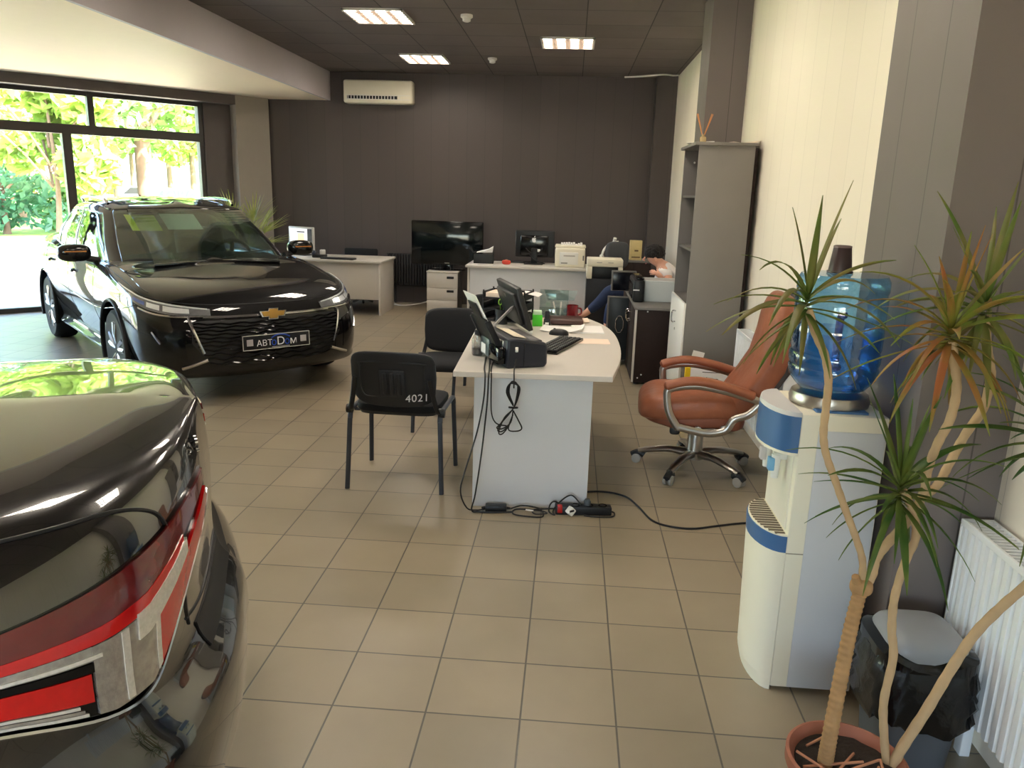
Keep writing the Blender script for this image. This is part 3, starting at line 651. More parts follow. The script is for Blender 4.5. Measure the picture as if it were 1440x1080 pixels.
    steering(root, .42, .37, .93); seats(root, -.15, -.95, .55)
    m = MB(); m.rbox(.20, .24, -.11, .11, 1.275, 1.335, .015); m.tube([(.23, 0, 1.33), (.25, 0, 1.385)], .01, 6); m.build('rear_view_mirror', BLK, root)
    # sheets of paper behind the windscreen
    def sheet(nm, y0, y1, z0, z1, mat, lab):
        def pt(y, z):
            g = np.interp(z, [.965, 1.12, 1.26, 1.385], [0, 1, 2, 3]); h = np.interp(abs(y), [0, .4, .7], [0, 1, 1.9]); p = G(float(h), float(g)); return Vector((p.x-.035, y, z-.01))
        rows = [[pt(y, z) for y in frange(y0, y1, 4)] for z in frange(z0, z1, 4)]
        o = MB().grid(rows).build(nm, mat, root); s_ = o.modifiers.new('t', 'SOLIDIFY'); s_.thickness = .001; o['label'] = lab
    sheet('windscreen_notice', -.50, -.27, 1.20, 1.325, pm('yellow_paper', (214, 222, 90), .8), 'yellow sheet of paper')
    sheet('windscreen_notice', -.22, .08, 1.21, 1.335, pm('pale_paper', (214, 226, 216), .8), 'pale sheet of paper')
    return root
showroom_car()

# --- the black sedan whose tail stands in the foreground ---------------------------
PAINT1 = PAINT; PAINT = PAINT2
def near_car():
    hd = math.atan2(-.43, -.9)
    root = thing('car', 'black sedan seen only by its boot and red tail lamp in the left foreground', 'car', (-3.115, .905, 0), hd); root.scale = (1, 1, .985)
    X = dict(
     lip=[(2.30, 0), (2.28, .36), (2.18, .66), (2.0, .82), (1.80, .86), (1.41, .865), (.9, .865), (.1, .865), (-.75, .865), (-1.41, .865), (-1.85, .85), (-2.20, .77), (-2.36, .46), (-2.41, 0)],
     low=[(2.38, 0), (2.36, .38), (2.26, .70), (2.06, .86), (1.84, .905), (1.41, .915), (.9, .90), (.1, .90), (-.75, .905), (-1.41, .915), (-1.92, .905), (-2.27, .79), (-2.42, .47), (-2.47, 0)],
     mid=[(2.40, 0), (2.37, .38), (2.27, .70), (2.06, .865), (1.84, .91), (1.41, .925), (.9, .912), (.1, .91), (-.75, .915), (-1.41, .925), (-1.92, .912), (-2.27, .79), (-2.42, .47), (-2.47, 0)],
     upp=[(2.38, 0), (2.35, .37), (2.25, .70), (2.04, .865), (1.82, .91), (1.41, .925), (.9, .92), (.1, .92), (-.75, .925), (-1.41, .93), (-1.91, .90), (-2.22, .76), (-2.35, .45), (-2.40, 0)],
     cre=[(2.32, 0), (2.28, .36), (2.16, .68), (1.98, .84), (1.80, .89), (1.41, .91), (.9, .91), (.1, .915), (-.75, .92), (-1.41, .92), (-1.90, .885), (-2.21, .745), (-2.36, .44), (-2.40, 0)],
     sho=[(2.2, 0), (2.15, .34), (2.03, .63), (1.88, .78), (1.72, .84), (1.40, .865), (.9, .87), (.1, .88), (-.75, .89), (-1.41, .86), (-1.88, .80), (-2.17, .67), (-2.33, .40), (-2.385, 0)],
     inn=[(2.1, 0), (2.03, .22), (1.88, .42), (1.72, .53), (1.56, .58), (1.3, .61), (.92, .68), (.1, .80), (-.75, .80), (-1.46, .66), (-1.82, .60), (-2.10, .50), (-2.28, .30), (-2.36, 0)],
     cen=[(2.0, 0), (1.88, 0), (1.72, 0), (1.58, 0), (1.44, 0), (1.24, 0), (.96, 0), (.15, 0), (-.75, 0), (-1.50, 0), (-1.76, 0), (-2.0, 0), (-2.2, 0), (-2.30, 0)])
    Z = dict(
     lip=[.20]*10+[.22, .24, .25, .25], low=[.30]*10+[.33, .36, .37, .37], mid=[.46]*9+[.48, .50, .53, .54, .54],
     upp=[.62, .62, .63, .64, .65, .65, .62, .62, .63, .66, .67, .66, .66, .66], cre=[.74, .74, .75, .76, .78, .80, .80, .81, .82, .85, .875, .89, .90, .90],
     sho=[.82, .82, .83, .85, .87, .91, .95, .965, .98, .995, 1.012, 1.032, 1.042, 1.05], inn=[.85, .865, .88, .90, .92, .945, .98, .9, .9, 1.015, 1.055, 1.068, 1.072, 1.072],
     cen=[.87, .89, .91, .92, .935, .955, .985,   .62, .58, .99, 1.08, 1.088, 1.088, 1.078])
    names = ['lip', 'low', 'mid', 'upp', 'cre', 'sho', 'inn', 'cen']
    net = [[(x, 0, .2) for x, y in X['lip']]]+[[(x, y, z) for (x, y), z in zip(X[n], Z[n])] for n in names]
    gh = [[(1.10, 0, .98), (1.06, .42, .97), (.84, .75, .96), (.25, .81, .965), (-.4, .82, .98), (-1.0, .80, .995), (-1.36, .68, .99), (-1.62, .40, 1.035), (-1.70, 0, 1.045)],
          [(.84, 0, 1.13), (.80, .40, 1.12), (.60, .71, 1.10), (.13, .775, 1.10), (-.42, .785, 1.11), (-.98, .765, 1.13), (-1.24, .65, 1.15), (-1.46, .38, 1.18), (-1.52, 0, 1.19)],
          [(.56, 0, 1.26), (.52, .38, 1.255), (.33, .65, 1.24), (-.02, .71, 1.245), (-.45, .72, 1.255), (-.95, .70, 1.255), (-1.22, .60, 1.26), (-1.38, .36, 1.28), (-1.44, 0, 1.29)],
          [(.28, 0, 1.375), (.24, .35, 1.365), (.06, .575, 1.35), (-.18, .625, 1.37), (-.5, .635, 1.38), (-.9, .62, 1.37), (-1.08, .55, 1.36), (-1.18, .33, 1.37), (-1.22, 0, 1.38)],
          [(.14, 0, 1.415), (.10, .22, 1.41), (-.06, .34, 1.415), (-.24, .36, 1.43), (-.5, .365, 1.44), (-.86, .35, 1.43), (-1.0, .31, 1.42), (-1.07, .19, 1.415), (-1.10, 0, 1.42)],
          [(.02, 0, 1.435), (-.03, 0, 1.44), (-.14, 0, 1.445), (-.28, 0, 1.452), (-.5, 0, 1.457), (-.8, 0, 1.452), (-.9, 0, 1.445), (-.96, 0, 1.44), (-.99, 0, 1.435)]]
    cuts = [(-1, 1.78, .08, 2.85, 'windshield'), (2.22, 3.78, .12, 2.62, 'front_door_window'), (3.95, 5.3, .12, 2.62, 'rear_door_window'), (6.3, 9, .2, 2.8, 'rear_window')]
    N, G = car_body(root, net, gh, (1.41, -1.41), .88, .335, .35, cuts, arch=.37)
    for x in (1.41, -1.41):
        for s in (1, -1): wheel(root, x, s*.81, .333, s)
    seats(root, -.15, -.95, .55); steering(root, .45, .37, .95)
    m = MB(); m.se((.74, 0, .94), (.32, .72, .07), .6, .5); m.build('dashboard', INT, root)
    red = pm('red_lens', (120, 8, 12), .1, coat=1); redd = pm('dark_red_lens', (104, 14, 18), .12, coat=1, var=.3, scale=30); redb = pm('bright_red_lens', (206, 20, 22), .12, coat=1, var=.15, scale=60)
    clear = pm('clear_lens', (186, 182, 178), .18, metal=.6, coat=1, var=.5, scale=55, bump=.3); clear2 = pm('clear_lens_light', (230, 228, 224), .25, metal=.3, coat=1, var=.25, scale=120, bump=.15)
    for s in (1, -1):
        # lamp outline in surface coordinates
        lo = lerpf([(9.9, 4.55), (10.5, 4.35), (11.0, 4.12), (11.3, 4.10), (11.6, 4.36), (11.95, 4.74), (12.35, 5.1)]); hi = lerpf([(9.9, 5.10), (10.5, 5.14), (11.0, 5.20), (11.6, 5.30), (12.0, 5.40), (12.35, 5.42)])
        def band(a, b): return (lambda c: lo(c)*(1-a)+hi(c)*a), (lambda c: lo(c)*(1-b)+hi(c)*b)
        tl = N.patch(9.95, 12.33, lo, hi, .004, 36, 4, .02, None, s).build('tail_lamp', BLKG, root)
        def lp(nm, c0, c1, f0, f1, mat, d=.01, nc=16):
            return N.patch(c0, c1, f0, f1, d, nc, 3, .005, None, s).build(nm, mat, tl)
        fl = lambda c: lo(c)+.015
        lp('red_lens', 9.97, 12.3, lambda c: lo(c)*.36+hi(c)*.64, lambda c: lo(c)*.02+hi(c)*.98, redd, .010, 30)
        lp('red_glow_band', 10.0, 11.75, *band(.56, .67), redb, .0115, 20)
        lp('chrome_strip', 9.97, 11.15, *band(.44, .55), clear, .0095)
        lp('chrome_strip', 9.97, 10.95, *band(.455, .485), clear2, .0125)
        lp('dark_insert', 10.2, 10.9, *band(.36, .43), BLKG, .0105)
        lp('red_block', 9.97, 10.88, *band(.13, .35), redb, .010)
        for k in range(3): lp('chrome_strip', 9.97, 10.84-.02*k, *band(.015+.036*k, .043+.036*k), clear2 if k % 2 == 0 else clear, .0095+.001*(k % 2))
        lp('reversing_lens', 10.90, 11.36, fl, lambda c: lo(c)*.45+hi(c)*.55, clear, .0105)
        lp('chrome_strip', 11.08, 11.13, *band(.03, .54), clear2, .0125, 4)
        lp('indicator_lens', 11.2, 11.78, lambda c: lo(c)*.60+hi(c)*.40, lambda c: lo(c)*.42+hi(c)*.58, clear2, .0135)
        lp('chrome_strip', 11.36, 11.40, *band(.02, .40), clear2, .0125, 4)
        lp('outer_red_lens', 11.41, 12.28, lambda c: lo(c)+.01, lambda c: lo(c)*.62+hi(c)*.38, redb, .0108)
        m = MB(); N.line([(9.9, 4.51), (10.5, 4.31), (11.0, 4.08), (11.3, 4.06), (11.6, 4.32), (11.95, 4.70), (12.35, 5.06)], .005, .006, m, s); m.build('lamp_edge_strip', CHR, tl)
        # boot shut line, bumper joint
        m = MB(); N.line([(9.6, 6.3), (10.2, 6.12), (10.8, 5.98), (11.25, 5.84), (11.55, 5.55), (11.66, 5.2), (11.8, 4.6), (11.9, 4.1)], .0045, 0, m, s); m.build('boot_gap', BLK, root)
        m = MB(); N.line([(11.85, 4.2), (12.3, 4.1), (13, 4.1)], .004, 0, m, s); m.build('bumper_gap', BLK, root)
        m = MB()
        for cc in (6.2, 7.4, 8.7): N.line([(cc, 2.1), (cc, 3.5), (cc+.03, 5), (cc, 5.9)], .0035, -.001, m, s)
        m.build('door_gap', BLK, root)
        for cc in (7.2, 8.5):
            p = N.off(cc, 5.15, .02); m = MB(); m.rbox(p.x-.1, p.x+.1, s*p.y-.012, s*p.y+.012, p.z-.014, p.z+.014, .01); m.build('door_handle', PAINT, root)
        m = MB(); m.se((.66, s*1.0, 1.03), (.075, .125, .072), .7, .7); o = m.build('side_mirror', PAINT, root)
        MB().tube([(.70, s*.81, .965), (.67, s*.92, .985), (.66, s*.96, 1.01)], [.03, .025, .03], 8).build('mirror_arm', PLAST, o)
        m = MB(); N.patch(1.4, 3.6, lambda c: 4.6, lambda c: 5.3, .004, 16, 3, .01, m, s); m.build('headlamp', LAMPCL, root)
    # bumper step pad in the middle
    m = MB()
    for s in (1, -1): N.patch(12.0, 13, lambda c: 3.55, lambda c: 4.0, .004, 12, 4, .006, m, s)
    m.build('bumper_pad', PLAST, root)
    p = N.off(13, 4.75, .012); M = frame_M(p, (0, -1, 0), (.12, 0, 1))
    o = text('boot_lettering', 'SE', .05, CHR, root, frame_M(N.off(12.35, 5.75, .008), (.12, -1, 0), (.1, 0, 1)), .003)
    return root
near_car()

# ------------------------------------------------------------------ ceiling things
LIT = pm('lit_tube', (255, 242, 224), .5, emit=8.5)
REFL = pm('lamp_reflector', (84, 72, 62), .5)
for (x0, x1, y0, y1, lab) in ((-2.12, -1.57, 7.32, 7.92, 'square ceiling lamp with four lit tubes, nearest of the three'), (-2.12, -1.59, 9.64, 10.26, 'square ceiling lamp with four lit tubes above the air conditioner side of the back wall'), (-.405, .15, 8.49, 9.07, 'square ceiling lamp with four lit tubes on the right side of the ceiling'))+tuple((x-.29, x+.29, y-.29, y+.29, 'square ceiling lamp outside the picture, over the camera side of the room') for x in (-1.85, -.13) for y in (5.25, 2.9, -2.2)):
    t = thing('ceiling_lamp', lab, 'ceiling lamp', ((x0+x1)/2, (y0+y1)/2, H), 0, 'square ceiling lamps'); w, d = (x1-x0)/2, (y1-y0)/2
    m = MB(); m.box(-w, w, -d, -d+.02, -.02, .0); m.box(-w, w, d-.02, d, -.02, .0); m.box(-w, -w+.02, -d, d, -.02, 0); m.box(w-.02, w, -d, d, -.02, 0); m.build('lamp_frame', WHT, t, smooth=0)
    MB().box(-w+.01, w-.01, -d+.01, d-.01, -.006, -.001).build('reflector', REFL, t, smooth=0)
    for k in range(4):
        x = -w+.07+k*(2*w-.14)/3
        MB().rbox(x-.042, x+.042, -d+.03, d-.03, -.022, -.008, .006).build('tube', LIT, t)
    m = MB()
    for k in range(1, 8): y = -d+k*2*d/8; m.box(-w+.02, w-.02, y-.003, y+.003, -.03, -.012)
    m.build('louvre', REFL, t, smooth=0)
for (x, y, lab) in ((-1.03, 7.55, 'white round smoke detector on the ceiling, nearer of the two'), (-1.03, 9.85, 'white round smoke detector on the ceiling, farther of the two')):
    t = thing('smoke_detector', lab, 'smoke detector', (x, y, H), 0, 'smoke detectors')
    MB().lathe([(.055, 0), (.055, -.02), (.045, -.028), (0, -.028)], 28).build('base', WHT, t); MB().lathe([(.038, -.028), (.036, -.052), (.02, -.06), (0, -.06)], 24).build('sensor', WHT, t)
# air conditioner
t = thing('air_conditioner', 'white wall mounted air conditioner on the dark back wall', 'air conditioner', (-2.70, YB, 2.72))
m = MB(); m.rbox(-.475, .475, -.20, 0, .0, .30, .03, 3); m.build('housing', CREAM, t)
m = MB(); m.box(-.42, .27, -.203, -.19, .055, .095); m.build('air_outlet', BLK, t, smooth=0)
for k in range(16): MB().box(-.41+k*.042, -.40+k*.042, -.206, -.19, .055, .095).build('vane', WHT, t, smooth=0)
m = MB(); m.box(-.44, .44, -.206, -.198, .045, .052); m.box(-.44, .44, -.203, -.198, .10, .106); m.box(.30, .305, -.203, -.198, .05, .1); m.build('flap', WHT, t, smooth=0)
o = MB().tube(cr([(.60, 10.9, 3.10), (.8, 10.7, 3.085), (1.05, 10.55, 3.09), (1.20, 10.75, 3.11), (1.29, 10.9, 3.135)], 6), .011, 6).build('loose_cable', WHT); tag(o, 'pale loose cable hanging below the ceiling in the far right corner', 'cable')

# ------------------------------------------------------------------ back row
def desk(name, lab, loc, w, d, h, modz, legs_in=False):
    t = thing(name, lab, 'desk', loc)
    MB().rbox(-w/2, w/2, -d/2, d/2, h-.026, h, .003).build('desk_top', LAM, t)
    for s in (-1, 1): MB().rbox(s*(w/2-.035)-.013, s*(w/2-.035)+.013, -d/2+.05, d/2-.05, 0, h-.027, .002).build('side_panel', LAM, t)
    MB().rbox(-w/2+.05, w/2-.05, -d/2+.07, -d/2+.088, modz, h-.027, .002).build('modesty_panel', PANEL if legs_in else LAM, t)
    return t
desk('desk', 'pale grey desk beside the sedan, with a computer on it', (-3.11, 10.24, 0), 1.44, .86, .70, .20)
desk('desk', 'pale grey desk against the back wall carrying a white printer', (-.515, 9.93, 0), 1.53, .76, .72, .10, True)
# drawer pedestal and television
t = thing('drawer_pedestal', 'pale two drawer pedestal standing beneath the television', 'pedestal', (-1.70, 10.62, 0)); t.scale = (1.06, 1, .905)
MB().rbox(-.18, .195, -.20, .24, .0, .585, .003).build('carcass', pm('pedestal_dark', (92, 88, 86), .5), t); MB().rbox(-.20, .20, -.245, .25, .585, .605, .003).build('pedestal_top', LAM, t)
for k, (z0, z1) in enumerate(((.36, .58), (.18, .355), (.01, .175))):
    dr = MB().rbox(-.195, .195, -.24, -.20, z0, z1, .003).build('drawer', LAM, t)
    if k < 2: MB().rbox(.06, .15, -.248, -.238, (z0+z1)/2+.03, (z0+z1)/2+.065, .012).build('handle', BLK, dr)
t = thing('television', 'large black flat screen television standing on the drawer pedestal', 'television', (-1.67, 10.62, .548)); t.scale = (1.06, 1, 1.06)
m = MB(); m.rbox(-.46, .46, -.03, .04, .065, .615, .012); m.build('frame', BLKG, t)
MB().rbox(-.425, .425, -.033, -.02, .115, .585, .004).build('screen', pm('dark_screen', (14, 20, 22), .08), t)
m = MB(); m.se((0, 0, .006), (.24, .12, .006), .4, .8); m.rbox(-.05, .05, -.015, .03, .0, .08, .01); m.build('stand', BLKG, t)
MB().box(-.03, .03, -.0345, -.03, .085, .094).build('maker_mark', SATIN, t, smooth=0)
# black ribbed radiator on the back wall
t = thing('radiator', 'black ribbed radiator on the back wall between desk and television', 'radiator', (-2.15, 11.12, 0))
DK = pm('black_radiator', (44, 42, 43), .5)
for k in range(24): MB().rbox(-.46+k*.04, -.428+k*.04, -.04, .04, .27, .70, .012).build('rib', DK, t)
m = MB(); m.rbox(-.47, .50, -.025, .025, .255, .285, .008); m.rbox(-.47, .50, -.025, .025, .69, .71, .008); m.build('header', DK, t)
m = MB()
for s in (-.35, .4): m.tube([(s, 0, .26), (s, 0, .0)], .012, 8)
m.build('foot', DK, t)
o = MB().tube(cr([(-2.5, 10.9, .012), (-2.3, 10.8, .012), (-2.05, 10.95, .04), (-1.9, 11.0, .10)], 6)+cr([(-1.9, 11.0, .10), (-1.75, 10.9, .04), (-1.62, 10.7, .012)], 6)[1:], .009, 6).build('floor_cable', WHT); tag(o, 'pale cable trailing on the floor below the black radiator', 'cable')
# computer on the left desk
t = thing('computer_monitor', 'silver monitor with a lit screen on the desk beside the sedan', 'monitor', (-3.61, 10.40, .70), R(-22))
m = MB(); m.rbox(-.21, .21, -.02, .02, .07, .375, .01); m.build('frame', pm('silver_plastic', (196, 194, 192), .4), t)
sc = pm('lit_screen', (206, 204, 206), .3, emit=.25, var=.02); MB().box(-.185, .115, -.022, -.018, .095, .35).build('screen', sc, t, smooth=0); MB().box(-.05, .06, -.023, -.0215, .12, .29).build('screen_window', pm('lit_window', (236, 196, 140), .3, emit=.3), t, smooth=0)
MB().box(-.06, .07, -.0235, -.0215, .30, .315).build('screen_bar', BLK, t, smooth=0); MB().box(.115, .19, -.022, -.0185, .095, .35).build('screen_side', pm('screen_dark', (46, 44, 50), .3), t, smooth=0)
m = MB(); m.rbox(-.03, .03, -.0, .04, .0, .12, .01); m.rbox(-.12, .12, -.09, .09, 0, .012, .005); m.build('stand', BLK, t)
t = thing('desk_telephone', 'dark desk telephone with white side beside the silver monitor', 'telephone', (-3.28, 10.12, .70), R(10))
m = MB(); m.rbox(-.09, .09, -.08, .08, 0, .04, .015); m.build('body', BLK, t); m = MB(); m.tube(cr([(-.07, -.07, .055), (-.075, 0, .075), (-.07, .07, .055)], 4), .02, 8); m.build('handset', pm('phone_blue', (60, 66, 88), .4), t); MB().rbox(.0, .07, .0, .06, .035, .10, .01).build('display', WHT, t)
o = MB().rbox(-.22, .22, -.07, .07, 0, .022, .006); o = place(o.build('keyboard', BLK), (-2.98, 9.95, .70), R(-4)); tag(o, 'black keyboard near the front edge of the desk beside the sedan', 'keyboard')
t = thing('office_chair', 'dark chair back showing behind the desk beside the sedan', 'chair', (-2.95, 10.98, 0))
m = MB(); m.rbox(-.24, .24, -.05, .0, .55, .775, .05, 3); m.build('backrest', FAB, t); MB().rbox(-.24, .24, -.12, .15, .42, .48, .03).build('seat', FAB, t)
m = MB(); m.tube([(0, .02, .42), (0, .02, .05)], .03, 10); m.tube([(0, -.02, .42), (0, -.03, .6)], .02, 8); m.build('post', BLK, t); m = MB()
for k in range(5): a = 2*math.pi*k/5; m.tube([(0, .02, .07), (math.cos(a)*.15, .02+math.sin(a)*.15, .02)], .018, 6)
m.build('base', BLK, t)
# things on the back desk
t = thing('paper_tray', 'black desktop tray with sheets of paper at the left end of the back desk', 'paper tray', (-1.10, 9.99, .72), R(4))
m = MB(); m.rbox(-.125, .125, -.14, .14, 0, .022, .004); m.rbox(-.125, -.115, -.14, .14, 0, .13, .003); m.rbox(.115, .125, -.14, .14, 0, .13, .003); m.rbox(-.125, .125, -.14, -.13, 0, .12, .003); m.rbox(-.12, .12, -.14, .14, .055, .065, .002); m.build('tray', BLK, t)
o = MB(); o.prism([(-.09, .13), (.11, .135), (.118, .205), (.06, .17)], -.10, .10, 'y'); o = place(o.build('paper_stack', PAPER, smooth=0), (-1.10, 9.99, .722), R(4)); tag(o, 'white sheets curling up out of the black desktop tray', 'paper')
t = thing('tape_dispenser', 'small red tape dispenser on the back desk', 'tape dispenser', (-.80, 9.85, .72))
m = MB(); m.se((0, 0, .028), (.055, .03, .028), .6, .8); m.build('body', pm('red_plastic', (206, 66, 46), .4), t); MB().lathe([(.012, -.012), (.028, -.012), (.028, .012), (.012, .012)], 20, (0, 0, .034), 'y').build('tape_roll', pm('tape', (230, 190, 160), .4), t)
o = place(MB().rbox(-.22, .22, -.065, .065, 0, .02, .005).build('keyboard', BLKG), (-.66, 10.16, .72), R(2)); tag(o, 'black keyboard lying under the computer monitor on the back desk', 'keyboard')
t = thing('computer_monitor', 'black all in one monitor seen from behind with a pale fruit emblem', 'monitor', (-.46, 10.06, .72), R(-3))
m = MB(); m.rbox(-.25, .25, .0, .035, .085, .42, .015, 3); m.build('frame', pm('dark_aluminium', (44, 45, 47), .35, metal=.5), t)
m = MB(); m.rbox(-.185, .175, -.03, .01, .10, .36, .02, 3); m.build('rear_cover', BLKG, t)
m = MB(); m.rbox(-.04, .04, -.04, -.02, .0, .20, .006); m.rbox(-.12, .12, -.13, .08, 0, .014, .006); m.build('stand', BLK, t)
wm = pm('emblem_white', (232, 232, 236), .4); M = frame_M((-.008, -.0315, .305), (1, 0, 0), (0, 0, 1))
ap = cr([(0, .016, 0), (.012, .021, 0), (.020, .015, 0), (.0165, .006, 0), (.016, -.002, 0), (.021, -.010, 0), (.014, -.024, 0), (.007, -.028, 0), (0, -.025, 0), (-.007, -.028, 0), (-.015, -.023, 0), (-.0225, -.005, 0), (-.021, .012, 0), (-.012, .020, 0)], 5, True)
m = MB(); m.M = M; m.prism([(p.x*1.15, p.y*1.15) for p in ap], 0, .002)
lf = cr([(0, .026, 0), (.003, .036, 0), (.012, .043, 0), (.011, .033, 0)], 4, True); m.prism([(p.x*1.15, p.y*1.15) for p in lf], 0, .002); m.build('emblem', wm, t, smooth=0)
MB().box(.02, .075, -.0325, -.03, .155, .19).build('sticker', PAPER, t, smooth=0)
m = MB(); m.tube(cr([(-.11, -.032, .20), (-.05, -.05, .15), (.0, -.055, .19), (.05, -.05, .14), (.10, -.04, .20)], 5), .006, 6); m.tube(cr([(-.07, -.035, .14), (0, -.06, .06), (.14, -.04, .012)], 5), .006, 6); m.build('cable', BLK, t)
t = thing('printer', 'white laser printer on the right end of the back desk', 'printer', (-.005, 9.90, .72))
m = MB(); m.rbox(-.185, .185, -.18, .18, 0, .235, .02, 3); m.rbox(-.19, .19, -.15, .16, .235, .265, .012); m.build('housing', CREAM, t)
m = MB(); m.rbox(-.13, .10, -.187, -.17, .035, .185, .008); m.build('front_flap', WHT, t); m = MB(); m.box(-.08, .06, -.189, -.18, .135, .15); m.build('handle_recess', pm('shade_grey', (176, 172, 164), .6), t, smooth=0)
m = MB(); m.box(-.11, -.03, -.1885, -.18, .045, .062); m.build('maker_mark', pm('mark_grey', (150, 148, 142), .6), t, smooth=0)
m = MB(); m.box(.155, .172, -.184, -.17, .09, .15); m.build('control_panel', pm('shade_grey2', (120, 116, 110), .6), t, smooth=0)
m = MB(); rr = random.Random(5)
for k in range(9): x = -.12+k*.03; m.box(x, x+.025, -.1, .1, .26, .275+rr.uniform(0, .02))
m.build('paper_feed', PAPER, t, smooth=0)
# cream multifunction machine frame and what stands behind it
t = thing('printer', 'cream and black copier standing behind the seated person', 'printer', (.405, 9.27, 0))
m = MB(); m.rbox(-.21, .21, -.17, .17, .0, .66, .01); m.build('stand', pm('copier_dark', (30, 30, 34), .5), t)
m = MB(); m.rbox(-.21, .20, -.20, .17, .80, .885, .008); m.rbox(-.21, -.15, -.20, .17, .66, .80, .006); m.rbox(.15, .20, -.20, .17, .66, .80, .006); m.build('housing', CREAM, t)
m = MB(); m.rbox(-.15, .15, -.12, .16, .66, .80, .004); m.build('paper_slot', BLK, t)
m = MB()
for x in (-.07, .06): m.box(x-.03, x+.03, -.2025, -.2, .845, .852)
m.build('button_strip', pm('mark_grey', (150, 148, 142), .6), t, smooth=0)
t = thing('office_chair', 'dark office chair with a white frame against the back wall', 'chair', (.56, 9.62, 0), R(20))
m = MB(); m.se((0, 0, .90), (.15, .05, .16), .5, .55); m.build('backrest', pm('grey_fabric', (70, 72, 76), .85, bump=.2, scale=200), t)
m = MB(); m.tube(cr([(-.10, .05, .72), (-.14, .05, .80), (-.18, .03, .88), (-.15, .04, .97), (-.06, .05, 1.04), (.03, .05, 1.055)], 5), .014, 6); m.tube([(-.02, .06, 1.05), (-.02, .04, 1.10)], .022, 8); m.tube([(-.17, .03, .88), (-.21, .0, .89)], .018, 6); m.build('white_frame', WHT, t)
MB().rbox(-.24, .24, -.24, .2, .43, .50, .03).build('seat', FAB, t); m = MB(); m.tube([(0, 0, .43), (0, 0, .06)], .03, 10); m.tube([(0, .1, .45), (0, .06, .8)], .02, 8); m.build('post', BLK, t); m = MB()
for k in range(5): a = 2*math.pi*k/5; m.tube([(0, 0, .07), (math.cos(a)*.28, math.sin(a)*.28, .02)], .018, 6)
m.build('base', BLK, t)
t = thing('side_table', 'low dark cabinet behind the seated person holding a small carton', 'cabinet', (.80, 10.3, 0))
MB().rbox(-.22, .22, -.25, .25, 0, .78, .004).build('carcass', BROWN, t); MB().rbox(-.23, .23, -.26, .26, .78, .80, .003).build('cabinet_top', LAMD, t)
for s in (-1, 1): MB().rbox(s*.11-.105, s*.11+.105, -.262, -.25, .03, .77, .003).build('door', BROWN, t)
t = thing('carton', 'small beige upright carton on the dark cabinet behind the person', 'box', (.83, 10.25, .80), R(6))
m = MB(); m.rbox(-.075, .075, -.04, .04, 0, .25, .004); m.build('box', pm('beige_carton', (206, 186, 132), .7, var=.15, scale=20), t); m = MB(); m.box(-.02, .03, -.0415, -.03, .11, .13); m.box(-.055, .055, -.0415, -.03, .03, .045); m.build('print', pm('brown_print', (110, 88, 60), .7), t, smooth=0)

# ------------------------------------------------------------------ right row: low cabinets
t = thing('low_cabinet', 'low cabinet with grey top and dark brown side panel beside the tall cabinet', 'cabinet', (.57, 6.70, 0))
MB().rbox(.025, .42, 0, 1.0, .02, .655, .002).build('carcass', BROWN, t); MB().rbox(.0, .43, -.01, 1.01, .657, .68, .003).build('cabinet_top', LAMD, t)
MB().rbox(.005, .024, 0.0, .014, .02, .656, .002).build('edge_strip', LAM, t)
for k in range(2):
    d = MB().rbox(.004, .022, .018+k*.49, .50+k*.49, .03, .65, .002).build('door', BROWN, t)
    MB().tube(cr([(.003, .44+k*.12, .58), (-.03, .44+k*.12, .575), (-.03, .44+k*.12, .50), (.003, .44+k*.12, .495)], 4), .006, 6).build('handle', CHR, d)
for (x, z) in ((.06, .06), (.09, .09), (.11, .645)): MB().lathe([(0, -.003), (.007, -.003), (.007, .001), (0, .001)], 10, (x, -.001, z), 'y').build('screw_cap', WHT, t)
m = MB()
for x in (.05, .38):
    for y in (.05, .95): m.lathe([(.02, 0), (.02, .02)], 12, (x, y, 0))
m.build('foot', BLK, t)
t = thing('low_cabinet', 'low dark cabinet with its door swung open toward the camera', 'cabinet', (.57, 7.74, 0))
TEAL = pm('black_green_laminate', (36, 42, 46), .35, var=.1)
MB().rbox(.02, .42, 0, .75, .02, .655, .002).build('carcass', BROWN, t); MB().rbox(.0, .43, -.005, .76, .657, .68, .003).build('cabinet_top', LAMD, t)
d = MB(); d.rbox(-.185, .012, -.30, -.282, .06, .66, .002); d = d.build('door', TEAL, t); m = MB(); m.rbox(-.20, -.184, -.302, -.28, .06, .67, .002); m.rbox(-.20, .012, -.302, -.28, .66, .674, .002); m.build('door_edge', LAMD, d)
hx = [(-.075+.04*math.cos(a), -.315, .41+.085*math.sin(a)) for a in [R(22.5+45*k) for k in range(9)]]; m = MB(); m.tube(hx, .005, 6); m.tube([(hx[1][0]-.02, -.315, .49), (hx[1][0]-.02, -.30, .49)], .004, 6); m.build('handle', CHR, d)
MB().rbox(-.16, .01, -.281, .0, .06, .075, .002).build('shelf_runner', BROWN, t)
t = thing('computer_monitor', 'small dark screen with a grey rim above the open cabinet door', 'monitor', (.66, 7.86, .68), R(6))
m = MB(); m.rbox(-.245, .0, -.012, .012, .0, .20, .004); m.build('frame', LAMD, t); MB().rbox(-.232, -.01, -.016, -.005, .005, .185, .003).build('screen', pm('navy_screen', (14, 16, 26), .2), t); MB().rbox(-.10, .10, -.02, .08, 0, .012, .003).build('stand', BLK, t)
t = thing('cash_register_printer', 'black printer on the low cabinet beside the white box', 'printer', (.575, 7.0, .68))
m = MB(); m.rbox(-.005, .095, .0, .50, .0, .20, .02, 3); m.build('housing', BLK, t); m = MB(); m.rbox(.02, .09, .02, .48, .20, .215, .006); m.build('lid', BLKG, t)
m = MB()
